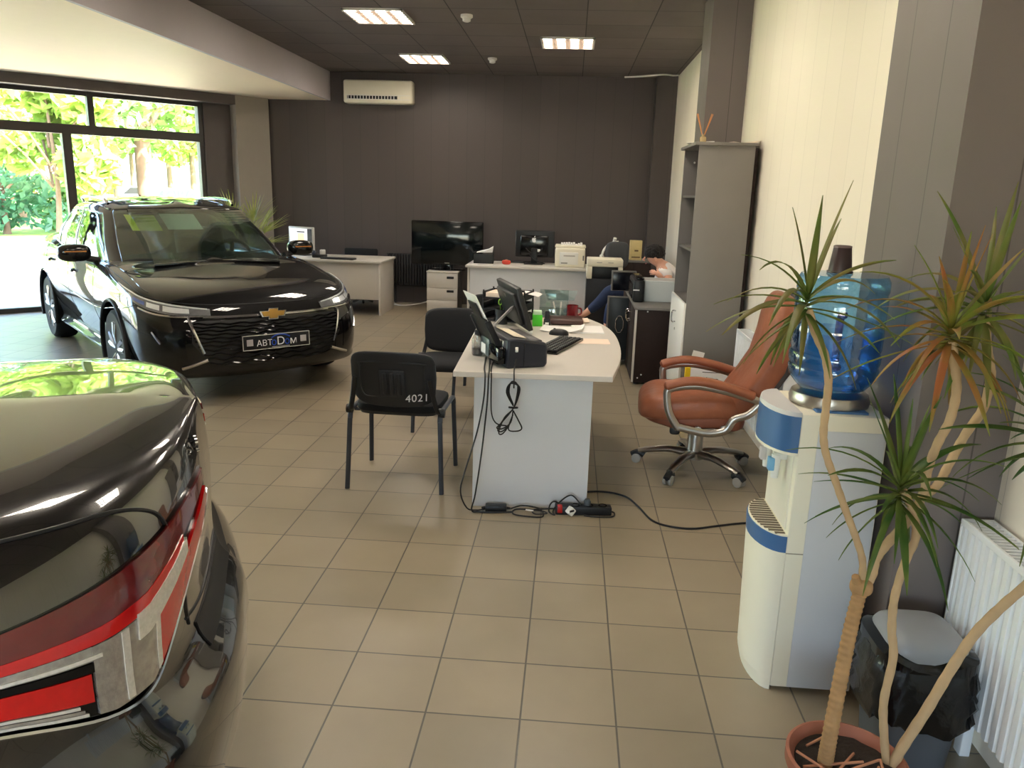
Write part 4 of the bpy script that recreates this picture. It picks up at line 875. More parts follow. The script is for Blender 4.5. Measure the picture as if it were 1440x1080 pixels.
for k in range(6): m.rbox(-.012, -.004, .05+k*.07, .09+k*.07, .03, .16, .003)
m.build('front_detail', BLKG, t); MB().rbox(-.006, .05, -.003, .002, .105, .115, .001).build('label_strip', PAPER, t)
t = thing('carton', 'large white box on the low cabinet hiding the seated person', 'box', (.68, 7.10, .68))
m = MB(); m.rbox(0, .315, 0, .32, 0, .185, .004); m.build('box', pm('white_carton', (206, 212, 212), .6, var=.02), t); m = MB(); m.box(0.0, .31, .05, .26, .185, .188); m.build('lid', pm('grey_card', (170, 168, 166), .6), t, smooth=0)
# ------------------------------------------------------------------ tall cabinet
t = thing('tall_cabinet', 'tall grey cabinet with open shelves above a white door', 'cabinet', (.86, 5.75, 0))
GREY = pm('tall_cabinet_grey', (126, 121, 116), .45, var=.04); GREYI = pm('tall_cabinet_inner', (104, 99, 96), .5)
y1, x1 = .74, .385
MB().rbox(0, x1, 0, .018, .0, 1.96, .001).build('side_panel', GREY, t); MB().rbox(0, x1, y1-.018, y1, .0, 1.96, .001).build('side_panel', GREYI, t)
MB().rbox(x1-.012, x1, .018, y1-.018, .02, 1.96, .001).build('back_panel', GREYI, t); MB().rbox(x1, x1+.03, .03, y1-.03, .02, 1.95, .001).build('rear_batten', BROWN, t)
MB().rbox(-.03, x1+.02, -.015, y1+.01, 1.96, 1.982, .003).build('cabinet_top', GREY, t)
for z in (.03, .83, 1.22, 1.60): MB().rbox(.01, x1-.014, .019, y1-.019, z, z+.018, .001).build('shelf', GREYI, t)
d = MB().rbox(-.018, -.001, .003, y1-.003, .05, .85, .002).build('door', WHT, t)
m = MB(); m.tube(cr([(-.018, .40, .74), (-.045, .40, .735), (-.045, .40, .66), (-.018, .40, .655)], 4), .006, 6); m.build('handle', CHR, d); m = MB(); m.lathe([(0, -.004), (.010, -.004), (.010, .0), (0, .0)], 14, (-.018, .40, .60), 'x'); m.build('lock', SATIN, d)
MB().lathe([(0, -.002), (.008, -.002), (.008, .001), (0, .001)], 10, (.08, y1-.02, 1.87), 'y').build('screw_cap', WHT, t)
t = thing('reed_diffuser', 'small glass reed diffuser with wooden sticks on the tall cabinet', 'diffuser', (.905, 5.92, 1.982))
m = MB(); m.rbox(-.022, .022, -.022, .022, 0, .045, .008); m.lathe([(.012, .045), (.012, .06)], 14); m.build('bottle', pm('amber_glass', (226, 200, 150), .15, trans=.4), t)
for k, (dx, dy) in enumerate(((-.055, 0), (-.045, .02), (-.05, -.015), (.05, .0), (.06, .015), (.045, -.02))): MB().cyl((0, 0, .03), (dx, dy, .20), .0028, None, 6).build('stick', pm('reed_wood', (206, 140, 90), .7), t)
def sheet(name, lab, cat, loc, rz, w, d, mat, th=.002, curl=.0, group=None):
    rows = [[(x*w, y*d, th+curl*(x*x*4)*(1 if x > 0 else .3)) for y in (-.5, 0, .5)] for x in frange(-.5, .5, 8)]; m = MB().grid(rows); m.grid([[(p[0], p[1], p[2]-th) for p in r] for r in rows])
    e = [rows[0][0], rows[0][1], rows[0][2]]+[r[2] for r in rows[1:]]+[rows[-1][1], rows[-1][0]]+[r[0] for r in rows[-2:0:-1]]; m.grid([e, [(p[0], p[1], p[2]-th) for p in e]], True)
    return tag(place(m.build(name, mat), loc, rz), lab, cat, group)
sheet('paper_sheet', 'pale sheet of paper lying near the wall on the tall cabinet', 'paper', (1.16, 5.95, 1.9825), R(15), .20, .28, PAPERW, .002, .02)
sheet('paper_sheet', 'folded paper behind the reed diffuser on the tall cabinet', 'paper', (.92, 6.12, 1.9825), R(60), .20, .14, PAPER, .002, .03)
# white panel radiators on the right wall
def panel_radiator(lab, loc, length, ribs):
    t = thing('radiator', lab, 'radiator', loc); L = length; RW = pm('radiator_white', (236, 238, 240), .35, var=.01)
    m = MB(); prof = []
    n = ribs
    for k in range(n):
        y0 = -L+.02+k*(L-.04)/n; s = (L-.04)/n
        prof += [(0, y0), (0, y0+s*.5), (.008, y0+s*.62), (.008, y0+s*.88)]
    prof.append((0, -.02)); prof = [(0, -L)]+prof+[(0, 0)]; p2 = prof+[(.02, 0), (.02, -L)]
    m.prism(p2, .02, .53); m.build('front_panel', RW, t, smooth=0)
    MB().rbox(.072, .084, -L, 0, .02, .53, .003).build('rear_panel', RW, t); MB().rbox(-.004, .088, -.004, .004, .0, .55, .002).build('end_cover', RW, t); MB().rbox(-.004, .088, -L-.004, -L+.004, .0, .55, .002).build('end_cover', RW, t)
    m = MB(); m.rbox(-.004, .006, -L, 0, .53, .552, .003); m.rbox(.078, .088, -L, 0, .53, .552, .003)
    for k in range(int(L/.02)): m.box(.004, .08, -.008-k*.02, -.014-k*.02, .54, .55)
    m.build('top_grille', RW, t, smooth=0)
    MB().box(.03, .06, -L+.02, -.02, .03, .52).build('convector', pm('convector_grey', (170, 172, 174), .5), t, smooth=0)
    for y in (-.12, -L+.12): m = MB(); m.rbox(.035, .065, y-.02, y+.02, -loc[2], .03, .003); m.build('foot', RW, t)
    return t
panel_radiator('white panel radiator under the right wall beside the black bin', (1.195, 2.245, .155), 1.4, 34)
panel_radiator('white panel radiator on the right wall behind the leather chair', (1.21, 5.60, .155), 1.3, 30)
# documents behind the leather chair
t = thing('carton', 'white carton with a yellow end and black lettering behind the leather chair', 'box', (.965, 5.36, 0), R(-4))
m = MB(); m.rbox(-.10, .16, -.03, .03, 0, .465, .004); m.build('box', PAPER, t); m = MB(); m.box(-.135, -.10, -.03, .03, 0, .465); m.build('yellow_end', pm('yellow_card', (246, 212, 40), .6), t, bevel=.003)
text('lettering', 'Атол', .04, BLK, t, frame_M((.045, -.0305, .385), (1, 0, 0), (0, 0, 1)), .0006); MB().box(-.02, .1, -.0312, -.03, .435, .44).build('print_line', LAMD, t, smooth=0)
o = MB(); o.M = Matrix.Rotation(R(12), 4, 'Y'); o.box(-.04, .04, -.004, .004, 0, .17); o = place(o.build('notice_card', PAPER, smooth=0), (.885, 5.40, .40), 0); tag(o, 'white card leaning up out of the carton behind the leather chair', 'card')

# ------------------------------------------------------------------ the white front desk
t = thing('desk', 'white topped desk with a curved right edge and white end panel in the middle', 'desk', (0, 0, 0))
rc = cr([(.232, 3.705, 0), (.288, 4.09, 0), (.312, 4.46, 0), (.302, 4.90, 0), (.25, 5.23, 0), (.15, 5.50, 0)], 5)
top = [(-.545, 3.675)]+[(p.x, p.y) for p in rc]+[(-.60, 5.50)]
MB().prism(top, .722, .75).build('desk_top', LAM, t, smooth=0, bevel=.003)
m = MB(); m.M = Matrix.Translation((-.455, 3.80, 0)) @ Matrix.Rotation(R(4.5), 4, 'Z'); m.rbox(0, .60, 0, .026, 0, .721, .002); m.build('end_panel', PANEL, t)
m = MB(); m.M = Matrix.Translation((-.47, 5.28, 0)) @ Matrix.Rotation(R(2), 4, 'Z'); m.rbox(0, .60, 0, .026, 0, .721, .002); m.build('end_panel', PANEL, t)
m = MB(); m.rbox(-.36, -.335, 3.835, 5.275, .32, .721, .002); m.build('modesty_panel', PANEL, t)

# inkjet printer on its front left corner; long side along u
PR = (-.278, 3.775)
t = thing('inkjet_printer', 'black inkjet printer with a raised paper feed on the front corner of the white desk', 'printer', (PR[0], PR[1], .75), R(24))
# local x: across (towards the seat), local y: away from the camera along the printer
m = MB()
pf = [(-.015, 0), (.195, 0), (.205, .02), (.205, .11), (.19, .125), (.03, .15), (-.01, .15)]
m.prism(pf, 0, .40, 'y'); m.build('housing', pm('printer_black', (34, 37, 46), .4), t, bevel=.012)
m = MB(); m.rbox(.055, .185, .03, .37, .118, .134, .006); m.build('output_cover', pm('printer_lid', (70, 68, 68), .35), t)
m = MB(); m.M = Matrix.Translation((.06, 0, .149)) @ Matrix.Rotation(R(11), 4, 'Y'); m.box(-.02, .05, .06, .33, 0, .003); m.build('lid_paper_strip', pm('pale_label', (222, 212, 190), .6), t, smooth=0)
m = MB(); m.M = Matrix.Translation((-.03, .07, .12)) @ Matrix.Rotation(R(-27), 4, 'Y'); m.rbox(-.012, .0, .03, .28, -.03, .13, .004); m.rbox(-.02, .012, .02, .035, -.03, .12, .004); m.rbox(-.02, .012, .275, .29, -.03, .12, .004); m.build('paper_support', BLK, t)
m = MB(); m.M = Matrix.Translation((-.03, .07, .12)) @ Matrix.Rotation(R(-27), 4, 'Y'); m.box(.0015, .004, .045, .265, -.02, .26); m.build('loaded_paper', PAPER, t, smooth=0)
m = MB(); m.M = Matrix.Translation((-.03, .07, .12)) @ Matrix.Rotation(R(-27), 4, 'Y'); m.rbox(-.010, -.002, .09, .22, .09, .215, .003); m.build('support_extension', BLK, t)
m = MB(); m.rbox(-.045, -.012, .20, .34, .02, .115, .006); m.build('ink_module', pm('smoke_plastic', (74, 84, 88), .3), t); MB().box(-.047, -.044, .25, .32, .03, .08).build('sticker', PAPER, t, smooth=0); MB().rbox(-.055, -.012, .02, .17, .02, .10, .004).build('duplex_cover', BLKG, t)
m = MB(); m.M = Matrix.Translation((-.004, .06, .10)); m.rbox(-.012, .0, .0, .25, .0, .03, .004); m.build('rear_ledge', SATIN, t)
MB().rbox(.028, .042, -.010, .0, .085, .11, .002).build('usb_plug', WHT, t); m = MB(); m.box(.075, .078, -.003, .0, .01, .125); m.build('seam', BLKG, t, smooth=0)
t = thing('bottle', 'clear plastic bottle with a dark cap at the left corner of the white desk', 'bottle', (-.475, 4.085, .75))
MB().lathe([(0, .004), (.026, .0), (.031, .008), (.031, .085), (.024, .105), (.013, .115)], 24).build('bottle_body', thin_glass('clear_plastic', (216, 216, 214), .12), t)
MB().lathe([(0, .006), (.027, .008), (.027, .04), (0, .04)], 20).build('ink_rest', pm('ink_grey', (110, 108, 108), .3), t); MB().lathe([(0, .112), (.017, .112), (.017, .135), (0, .135)], 18).build('cap', BLK, t)
t = thing('stamp_bottle', 'small clear cup with dark lid just behind the plastic bottle', 'bottle', (-.47, 4.24, .75))
MB().lathe([(0, .002), (.028, .0), (.03, .08), (.022, .09), (0, .09)], 20).build('cup', thin_glass('clear_plastic_b', (224, 226, 226), .12), t); MB().lathe([(0, .09), (.022, .09), (.022, .115), (0, .115)], 16).build('lid', BLK, t)
# all in one computer
t = thing('computer_monitor', 'black all in one computer leaning back on the white desk, seen from behind', 'monitor', (-.215, 4.70, .75))
e = Vector((-.17, .52, 0)); eu = e.normalized(); up = Vector((-.30, -.10, .95)).normalized(); nn = eu.cross(up).normalized()   # screen faces the seat
M = frame_M((0, 0, .035), eu, up)
m = MB(); m.M = M; m.rbox(0, .56, 0, .275, -.018, .012, .006); m.build('housing', pm('aio_black', (38, 39, 41), .42), t)
M2 = M.copy()
sgn = 1 if (M.to_3x3() @ Vector((0, 0, 1))).x > 0 else -1
m = MB(); m.M = M; m.rbox(.015, .545, .02, .26, sgn*.0105 if sgn > 0 else -.0205, sgn*.0125 if sgn > 0 else -.0175, .001); m.build('screen', pm('dark_screen', (14, 20, 22), .08), t)
m = MB(); m.M = M; z0, z1 = (-.045, -.016) if sgn > 0 else (.010, .04); m.rbox(.06, .50, .03, .24, z0, z1, .012); m.build('rear_cover', pm('aio_black', (38, 39, 41), .42), t)
m = MB(); m.M = M; z = -.0455 if sgn > 0 else .0395; m.box(.25, .29, .20, .22, z, z+.0012); m.build('maker_mark', SATIN, t, smooth=0)
m = MB(); m.M = M @ Matrix.Translation((.18, .10, -.03 if sgn > 0 else .03)); pts = [(0, .05), (.0, -.13), (.16, -.13), (.16, .05)]
m = MB(); m.prism([(-.135, .02), (-.255, -.0)]+[(-.255+.012, -.02), (-.12, .0)], 0, .001)
m = MB(); B = M @ Vector((.12, .16, -.04 if sgn > 0 else .04)); C2 = Vector((B.x-.16, B.y-.02, .004)); d = Vector((.012, .05, 0))
m.add([B-d, B+d, C2+d, C2-d]+[p+Vector((.012, 0, .006)) for p in (B-d, B+d, C2+d, C2-d)], [(0, 1, 2, 3), (7, 6, 5, 4), (0, 4, 5, 1), (1, 5, 6, 2), (2, 6, 7, 3), (3, 7, 4, 0)]); m.rbox(C2.x-.02, -.0, C2.y-.06, C2.y+.10, 0, .008, .003); m.build('stand', pm('stand_silver', (206, 206, 208), .35), t)
# items round the seat side
t = thing('keyboard', 'black keyboard in front of the all in one computer on the white desk', 'keyboard', (-.045, 4.42, .75), R(72))
MB().rbox(-.24, .24, -.075, .075, 0, .018, .005).build('base', BLKG, t)
m = MB()
for i in range(15):
    for j in range(5): m.rbox(-.225+i*.03, -.2+i*.03, -.065+j*.026, -.043+j*.026, .016, .024, .003, 1)
kk = m.build('keys', BLK, t); kk['kind'] = 'stuff'
t = thing('mouse', 'black computer mouse beside the papers on the white desk', 'mouse', (-.05, 4.80, .75), R(80)); m = MB(); m.se((0, 0, .002), (.036, .062, .036), .8, .8, fn=lambda p: Vector((p.x, p.y, max(0, p.z)))); m.build('shell', BLK, t); MB().lathe([(0, -.005), (.008, -.005), (.008, .005), (0, .005)], 12, (0, .028, .033), 'x').build('wheel', RUB, t)
sheet('paper_sheet', 'white sheet lying nearest the curved edge on the white desk', 'paper', (.11, 4.62, .7502), R(3), .29, .16, PAPERW, .002)
sheet('paper_sheet', 'white sheet curling up beside the mouse on the white desk', 'paper', (-.03, 4.98, .7505), R(-6), .27, .21, PAPER, .003, .03)
sheet('paper_stack', 'neat stack of white forms on the right of the white desk', 'paper', (.13, 5.02, .7502), R(2), .20, .26, PAPER, .008)
sheet('paper_stack', 'crumpled pink tinted papers under the brown folder on the white desk', 'paper', (-.02, 5.35, .7502), R(4), .33, .17, PAPERW, .004, .01)
t = thing('folder', 'closed dark brown leather folder at the far end of the white desk', 'folder', (-.01, 5.275, .757), R(3)); MB().rbox(-.11, .11, -.115, .105, 0, .028, .004).build('cover', pm('brown_leather', (74, 46, 40), .4, bump=.2, scale=150), t); MB().rbox(-.106, .107, -.112, .102, .006, .022, .002).build('pages', PAPER, t)
t = thing('mug', 'dark red mug standing behind the brown folder', 'mug', (.03, 5.445, .75)); m = MB(); m.lathe([(0, .004), (.036, .0), (.04, .01), (.041, .10), (.037, .10), (.036, .012), (0, .012)], 26); m.build('body', pm('dark_red_glaze', (116, 22, 30), .2, coat=.6), t); MB().tube(cr([(.04, 0, .08), (.06, 0, .075), (.063, 0, .045), (.04, 0, .03)], 5), .006, 8).build('handle', pm('dark_red_glaze', (116, 22, 30), .2, coat=.6), t)
t = thing('pen_holder', 'black wire pen holder with green handled scissors behind the monitor', 'pen holder', (-.44, 5.13, .75)); m = MB()
m.lathe([(.04, 0), (.042, .10), (.039, .10), (.037, .004), (0, .004)], 20); m.build('cup', pm('mesh_black', (40, 42, 46), .4), t); gm_ = pm('green_plastic', (150, 206, 70), .4)
for k, (dx, dy, mt) in enumerate(((-.01, .0, gm_), (.012, .01, gm_))): m = MB(); m.cyl((dx*.3, dy, .01), (dx, dy, .13), .003, None, 6); m.tube([(dx+math.cos(a)*.011, dy, .145+math.sin(a)*.018) for a in frange(0, 6.283, 14)], .004, 6); m.build('scissor_half', mt, t)
m = MB(); m.cyl((.01, -.01, .01), (.024, -.016, .15), .004, None, 8); m.build('pen', pm('pen_blue', (30, 40, 90), .3), t)
t = thing('document_tray', 'tall black document trays with papers on top, behind the all in one computer', 'paper tray', (-.41, 5.31, .75), R(-14)); m = MB()
for k, z in enumerate((0, .075, .15)): m = MB(); m.rbox(-.15, .15, -.11, .11, z, z+.012, .003); m.rbox(-.15, .15, .10, .11, z, z+.05, .003); m.rbox(-.15, -.14, -.11, .11, z, z+.05, .003); m.rbox(.14, .15, -.11, .11, z, z+.05, .003); m.build('tray', pm('tray_black', (28, 30, 36), .4), t)
m = MB()
for x in (-.145, .145):
    for y in (-.10, .10): m.cyl((x, y, 0), (x, y, .21), .006, None, 8)
m.build('riser', BLK, t)
o = place(MB().rbox(-.13, .135, -.10, .09, 0, .03, .003).build('paper_stack', PAPERW), (-.41, 5.31, .9125), R(-14)); tag(o, 'thick stack of papers in the topmost black document tray', 'paper')
sheet('paper_sheet', 'loose white sheets sticking out to the right of the document trays', 'paper', (-.32, 5.33, .9435), R(-8), .26, .17, PAPER, .003, -.02)
o = place(MB().rbox(-.07, .07, -.008, .008, 0, .012, .003).build('stapler', BLK), (-.36, 5.30, .9475), R(-30)); tag(o, 'small black stapler lying on top of the stacked papers', 'stapler')
t = thing('note_box', 'bright green note box beside the all in one computer', 'box', (-.20, 5.12, .75), R(5)); MB().rbox(-.032, .032, -.035, .035, 0, .075, .003).build('box', pm('bright_green', (90, 226, 60), .4), t); MB().rbox(-.028, .028, -.03, .03, .075, .10, .002).build('notes', pm('mint_paper', (216, 244, 214), .7), t)
t = thing('stamp', 'black self inking stamp right of the green note box', 'stamp', (-.135, 5.12, .75)); m = MB(); m.rbox(-.022, .022, -.02, .02, 0, .05, .006); m.rbox(-.016, .016, -.014, .014, .05, .10, .006); m.build('body', BLK, t); MB().box(-.012, .012, -.021, -.019, .012, .026).build('sticker', PAPER, t, smooth=0)
t = thing('leaflet_stand', 'clear plastic leaflet stand with white pens behind the brown folder', 'leaflet stand', (-.10, 5.45, .75)); cl = thin_glass('acrylic', (228, 238, 236), .12)
m = MB(); m.rbox(-.10, .10, .012, .016, .0, .20, .001); m.rbox(-.10, .10, -.02, -.016, .0, .08, .001); m.rbox(-.10, .10, -.02, .016, 0, .004, .001); m.build('holder', cl, t)
m = MB(); m.prism([(-.05, .13), (.14, .13), (.16, .20), (-.07, .20)], -.001, .002, 'y'); m.build('back_plate', cl, t)
for k, x in enumerate((.02, .045)): MB().cyl((x, -.006, .01), (x-.025+k*.03, -.006, .12), .005, None, 8).build('pen', WHT, t)
# cables at the front panel
CAB = pm('black_cable', (22, 22, 24), .5, var=.1)
fp = lambda x: 3.80+(x+.455)*math.tan(R(4.5))                      # face of the end panel
def cable(name, lab, pts, r=.004, n=6): o = MB().tube(cr(pts, n), r, 6).build(name, CAB); return tag(o, lab, 'cable')
m = MB(); z0 = .724
x = -.245; y = 3.66
m.tube(cr([(x, 3.778, .80), (x-.003, 3.70, .765), (x, 3.662, .735), (x, 3.668, .68)], 6), .0035, 6)
for k in range(3):
    w = .022+.006*k; dz = .012*k
    m.tube(cr([(x, y, .60-dz*.3), (x-w, y-.004*k, .66), (x-w*.5, y-.006, .715-dz*.4), (x+w*.8, y-.004*k, .70-dz*.3), (x+w*.7, y, .64), (x, y-.008, .58), (x-.02-w, y, .53-dz), (x-.05-w*.8, y-.003*k, .455+dz), (x-.04-w*.3, y, .45+dz), (x-.01, y-.004*k, .51), (x, y, .57)], 5), .0035, 6)
m.tube(cr([(x, y, .57), (x+.03, y-.01, .52), (x+.045, y, .48), (x+.02, y, .465), (x-.02, y-.006, .475), (x, y, .55)], 5), .0035, 6)
m.tube(cr([(x-.02, y, .585), (x, y-.02, .59), (x+.02, y, .585), (x, y+.012, .58), (x-.02, y, .585)], 4), .005, 6)
m.tube(cr([(x-.03, y, .49), (x-.08, y, .50), (x-.105, y, .55), (x-.11, y, .66), (x-.11, 3.662, .735), (x-.12, 3.75, .7555), (x-.125, 3.90, .7555), (x-.10, 4.0, .765)], 6), .0035, 6)
o = m.build('cable_coil', CAB); tag(o, 'black cable tied into a hanging coil in front of the white end panel', 'cable')
cable('cable', 'thin black cable looping down left of the white end panel to the adapter', [(-.42, 4.0, .756), (-.40, 3.75, .7555), (-.385, 3.655, .735), (-.39, 3.65, .62), (-.42, 3.655, .45), (-.475, 3.66, .25), (-.50, 3.67, .13), (-.47, 3.70, .03), (-.42, 3.73, .008), (-.375, 3.752, .01)])
cable('cable', 'black cable hanging straight beside the looping one down to the floor', [(-.40, 4.02, .756), (-.375, 3.75, .7555), (-.368, 3.652, .735), (-.372, 3.646, .60), (-.395, 3.66, .35), (-.425, 3.68, .12), (-.445, 3.70, .02), (-.41, 3.715, .006), (-.34, 3.718, .006), (-.24, 3.735, .006)])
t = thing('power_adapter', 'black power adapter brick on the floor at the foot of the white end panel', 'power adapter', (-.325, 3.755, 0), R(4)); MB().rbox(-.055, .055, -.025, .025, 0, .034, .006).build('brick', BLK, t)
m = MB()
for s in (-1, 1): m.tube([(s*.054, 0, .017), (s*.075, 0, .014)], [.008, .005], 8)
m.build('strain_relief', RUB, t)
cable('cable', 'black cable in loose loops between adapter and power strip', [(-.25, 3.76, .013), (-.19, 3.77, .03), (-.10, 3.765, .02), (-.08, 3.70, .006), (-.15, 3.69, .006), (-.23, 3.71, .006), (-.22, 3.77, .008), (-.10, 3.765, .01), (-.06, 3.715, .018), (-.12, 3.70, .018), (-.13, 3.75, .018), (-.04, 3.775, .02), (.04, 3.782, .02)])
cable('cable', 'black cable arching up and over the left end of the power strip', [(.03, 3.80, .02), (-.02, 3.80, .05), (-.045, 3.76, .05), (-.05, 3.745, .015), (-.02, 3.73, .006), (-.03, 3.76, .012), (.0, 3.79, .05), (.06, 3.80, .09), (.11, 3.79, .05), (.12, 3.775, .055)])
m = MB(); m.box(-.02, .02, -.006, .006, 0, .003); o = place(m.build('cable_tag', PAPER, smooth=0), (-.15, 3.73, .022), R(-12)); tag(o, 'small white tag on the cable loops between adapter and power strip', 'tag')
t = thing('power_strip', 'black power strip with a red switch and a white cube plug on the floor', 'power strip', (.125, 3.785, 0), R(5)); MB().rbox(-.145, .145, -.03, .03, 0, .045, .006).build('body', BLK, t); MB().rbox(-.135, -.11, -.033, -.0, .012, .048, .003).build('switch', pm('red_switch', (170, 30, 26), .3), t)
for k in range(3): m = MB(); m.lathe([(.022, 0), (.022, .004), (.017, .004), (.015, .001), (0, .001)], 20, (-.06+k*.07+.02, 0, .0435)); m.build('socket', BLKG, t)
t = thing('cube_plug', 'white cube shaped charger plug lying against the power strip', 'plug', (.055, 3.735, 0), R(35)); m = MB(); m.M = Matrix.Rotation(R(45), 4, 'Y'); m.rbox(.0, .035, -.018, .018, 0, .04, .006); o = m.build('body', WHT, t); o.location = (-.02, 0, .026); MB().box(-.012, .014, -.02, -.017, .03, .04).build('slot', BLK, t, smooth=0)
t = thing('round_plug', 'grey round plug in the middle of the power strip', 'plug', (.145, 3.787, .0475)); MB().lathe([(0, 0), (.018, 0), (.019, .02), (.012, .032), (0, .032)], 18).build('body', pm('plug_grey', (70, 76, 80), .4), t)
cable('cable', 'black mains cable running from the power strip across the tiles to the water cooler', [(.26, 3.79, .02), (.285, 3.785, .012), (.275, 3.75, .006), (.20, 3.735, .006), (.13, 3.745, .006)], .004)
cable('mains_cable', 'long black cable curving over the tiles from the desk towards the water cooler', [(-.02, 3.95, .006), (.12, 4.06, .006), (.25, 4.09, .006), (.36, 4.035, .006), (.42, 3.90, .006), (.47, 3.74, .006), (.54, 3.675, .006), (.66, 3.655, .006), (.80, 3.71, .006), (.93, 3.76, .006), (1.1, 3.80, .006), (1.25, 3.9, .006)], .005)

# ------------------------------------------------------------------ visitor chairs (front = +y)
def visitor_chair(label, loc, rz, group='black visitor chairs'):
    t = thing('visitor_chair', label, 'chair', loc, rz, group)
    PLB = pm('chair_shell', (36, 38, 42), .45, var=.1); FR = pm('chair_frame', (62, 68, 78), .4, metal=.2)
    m = MB(); m.se((0, .01, .455), (.232, .205, .034), .45, .35, 36, 12, fn=lambda p: Vector((p.x, p.y, p.z-.012*(p.y/.2)**4*(1 if p.y > 0 else 0)))); m.build('seat', FAB, t)
    m = MB(); m.se((0, .01, .432), (.225, .195, .022), .4, .35, 32, 8); m.build('seat_pan', PLB, t)
    def back(p, y0, z0): return Vector((p.x, p.y+y0+.035*(p.x/.23)**2-.22*(p.z), p.z))
    m = MB(); m.se((0, 0, 0), (.225, .022, .138), .35, .35, 36, 14, fn=lambda p: Vector((p.x*(1-.06*max(0, -p.z/.138)**2), p.y+.03*(p.x/.23)**2-.22*p.z, p.z+(-.018*(1-(p.x/.225)**2) if p.z < 0 else .010*(1-(p.x/.225)**2))))); b = m.build('backrest', FAB, t); b.location = (0, -.232, .633)
    m = MB(); m.se((0, -.016, 0), (.228, .014, .142), .3, .3, 36, 14, fn=lambda p: Vector((p.x*(1-.06*max(0, -p.z/.138)**2), p.y+.03*(p.x/.23)**2-.22*p.z, p.z+(-.018*(1-(p.x/.225)**2) if p.z < 0 else .010*(1-(p.x/.225)**2))))); sh = m.build('back_shell', PLB, t); sh.location = (0, -.232, .633)
    Mb = Matrix.Translation((0, -.022, 0)) @ Matrix.Rotation(R(12.4), 4, 'X')
    m = MB(); m.M = Mb
    fr = cr([(-.155, 0, .095), (.155, 0, .095), (.17, 0, .07), (.165, 0, -.08), (.10, 0, -.105), (-.10, 0, -.105), (-.165, 0, -.08), (-.17, 0, .07)], 4, True); m.tube(fr+[fr[0]], .004, 6); m.build('shell_rim', PLB, sh)
    m = MB(); m.M = Mb; m.rbox(-.068, .068, -.014, 0, -.10, .055, .008)
    for k in range(3): x = -.038+k*.038; m.rbox(x-.011, x+.011, -.021, -.01, -.085, .042, .006)
    m.build('back_rib', PLB, sh)
    for s in (-1, 1):
        m = MB(); m.tube([(s*.262, -.235, 0), (s*.246, -.21, .40)], .0145, 10, .75); m.build('leg', FR, t)
        m = MB(); m.tube([(s*.258, .235, 0), (s*.246, .205, .40)], .0145, 10, .75); m.build('leg', FR, t)
        m = MB(); m.tube(cr([(s*.246, -.21, .395), (s*.246, -.195, .43), (s*.246, -.15, .442), (s*.246, .14, .442), (s*.246, .19, .43), (s*.246, .205, .395)], 5), .0145, 10, .75); m.build('side_rail', FR, t)
        m = MB(); m.tube(cr([(s*.246, -.17, .44), (s*.235, -.225, .46), (s*.215, -.245, .55), (s*.20, -.262, .64)], 5), .014, 8, .6); m.build('back_upright', BLK, t)
        m = MB(); m.lathe([(0, -.016), (.024, -.016), (.026, 0), (.024, .016), (0, .016)], 16, (s*.252, -.19, .445), 'x'); m.build('bolt_cover', BLK, t)
    m = MB()
    for y in (-.12, .13): m.tube([(-.246, y, .425), (.246, y, .425)], .011, 8)
    m.build('cross_rail', FR, t)
    return t, sh, Mb
t, sh, Mb = visitor_chair('black visitor chair turned away, with 4021 painted on its back', (-.895, 4.175, 0), R(-1.5))
text('painted_number', '4021', .06, pm('white_paint', (236, 236, 238), .6), sh, Mb @ frame_M((.128, -.0145, -.098), (1, 0, .12), (-.12, 0, 1)), .0008, shear=.18, space=1.1)
visitor_chair('black visitor chair facing the camera behind the numbered one', (-.775, 5.26, 0), R(184))
visitor_chair('black visitor chair furthest back, its top edge just above the facing chair', (-.60, 6.12, 0), R(176))

# ------------------------------------------------------------------ leather office chair, seat towards -x
LEA = pm('tan_leather', (150, 90, 64), .4, var=.25, scale=11, bump=.7, spec=.4); LEAD = pm('tan_leather_side', (122, 68, 46), .5, var=.2, scale=14, bump=.2)
t = thing('office_chair', 'tan leather swivel armchair reclined towards the right wall', 'chair', (.80, 4.56, 0), R(-4))
m = MB(); m.se((-.055, 0, .44), (.30, .27, .085), .5, .5, 40, 18, fn=lambda p: Vector((p.x, p.y, p.z+.012*math.sin(p.x*14)-(.05*max(0, (-p.x-.12)/.18)**2)))); m.build('seat', LEA, t)
m = MB(); m.se((-.03, 0, .365), (.29, .26, .055), .5, .5, 36, 12, fn=lambda p: Vector((p.x, p.y, p.z+.01*math.sin(p.x*20)))); m.build('seat_base', LEAD, t)
def bk(c, rad, w): 
    ang = R(21)
    def f(p):
        q = Vector((p.x, p.y, p.z)); q.x += .03*math.cos(p.z*9)-.025*(p.y/.27)**2*-1; return Matrix.Rotation(ang, 4, 'Y') @ q
    return f
m = MB(); m.se((.325, 0, .72), (.085, .262, .385), .5, .5, 36, 26, fn=bk(0, 0, 0)); b = m.build('backrest', LEA, t)
m = MB(); m.se((.30, 0, .74), (.055, .20, .12), .7, .6, 28, 14, fn=bk(0, 0, 0)); m.build('back_cushion', LEA, b)
m = MB(); m.se((.235, 0, .55), (.06, .21, .12), .7, .6, 28, 14, fn=bk(0, 0, 0)); m.build('back_cushion', LEA, b)
m = MB(); m.se((.415, 0, .95), (.06, .19, .12), .7, .6, 28, 14, fn=bk(0, 0, 0)); m.build('head_cushion', LEA, b)
m = MB(); m.se((.395, 0, .74), (.05, .25, .37), .4, .4, 30, 18, fn=bk(0, 0, 0)); m.build('back_shell', pm('dark_shell', (58, 56, 60), .5), t)
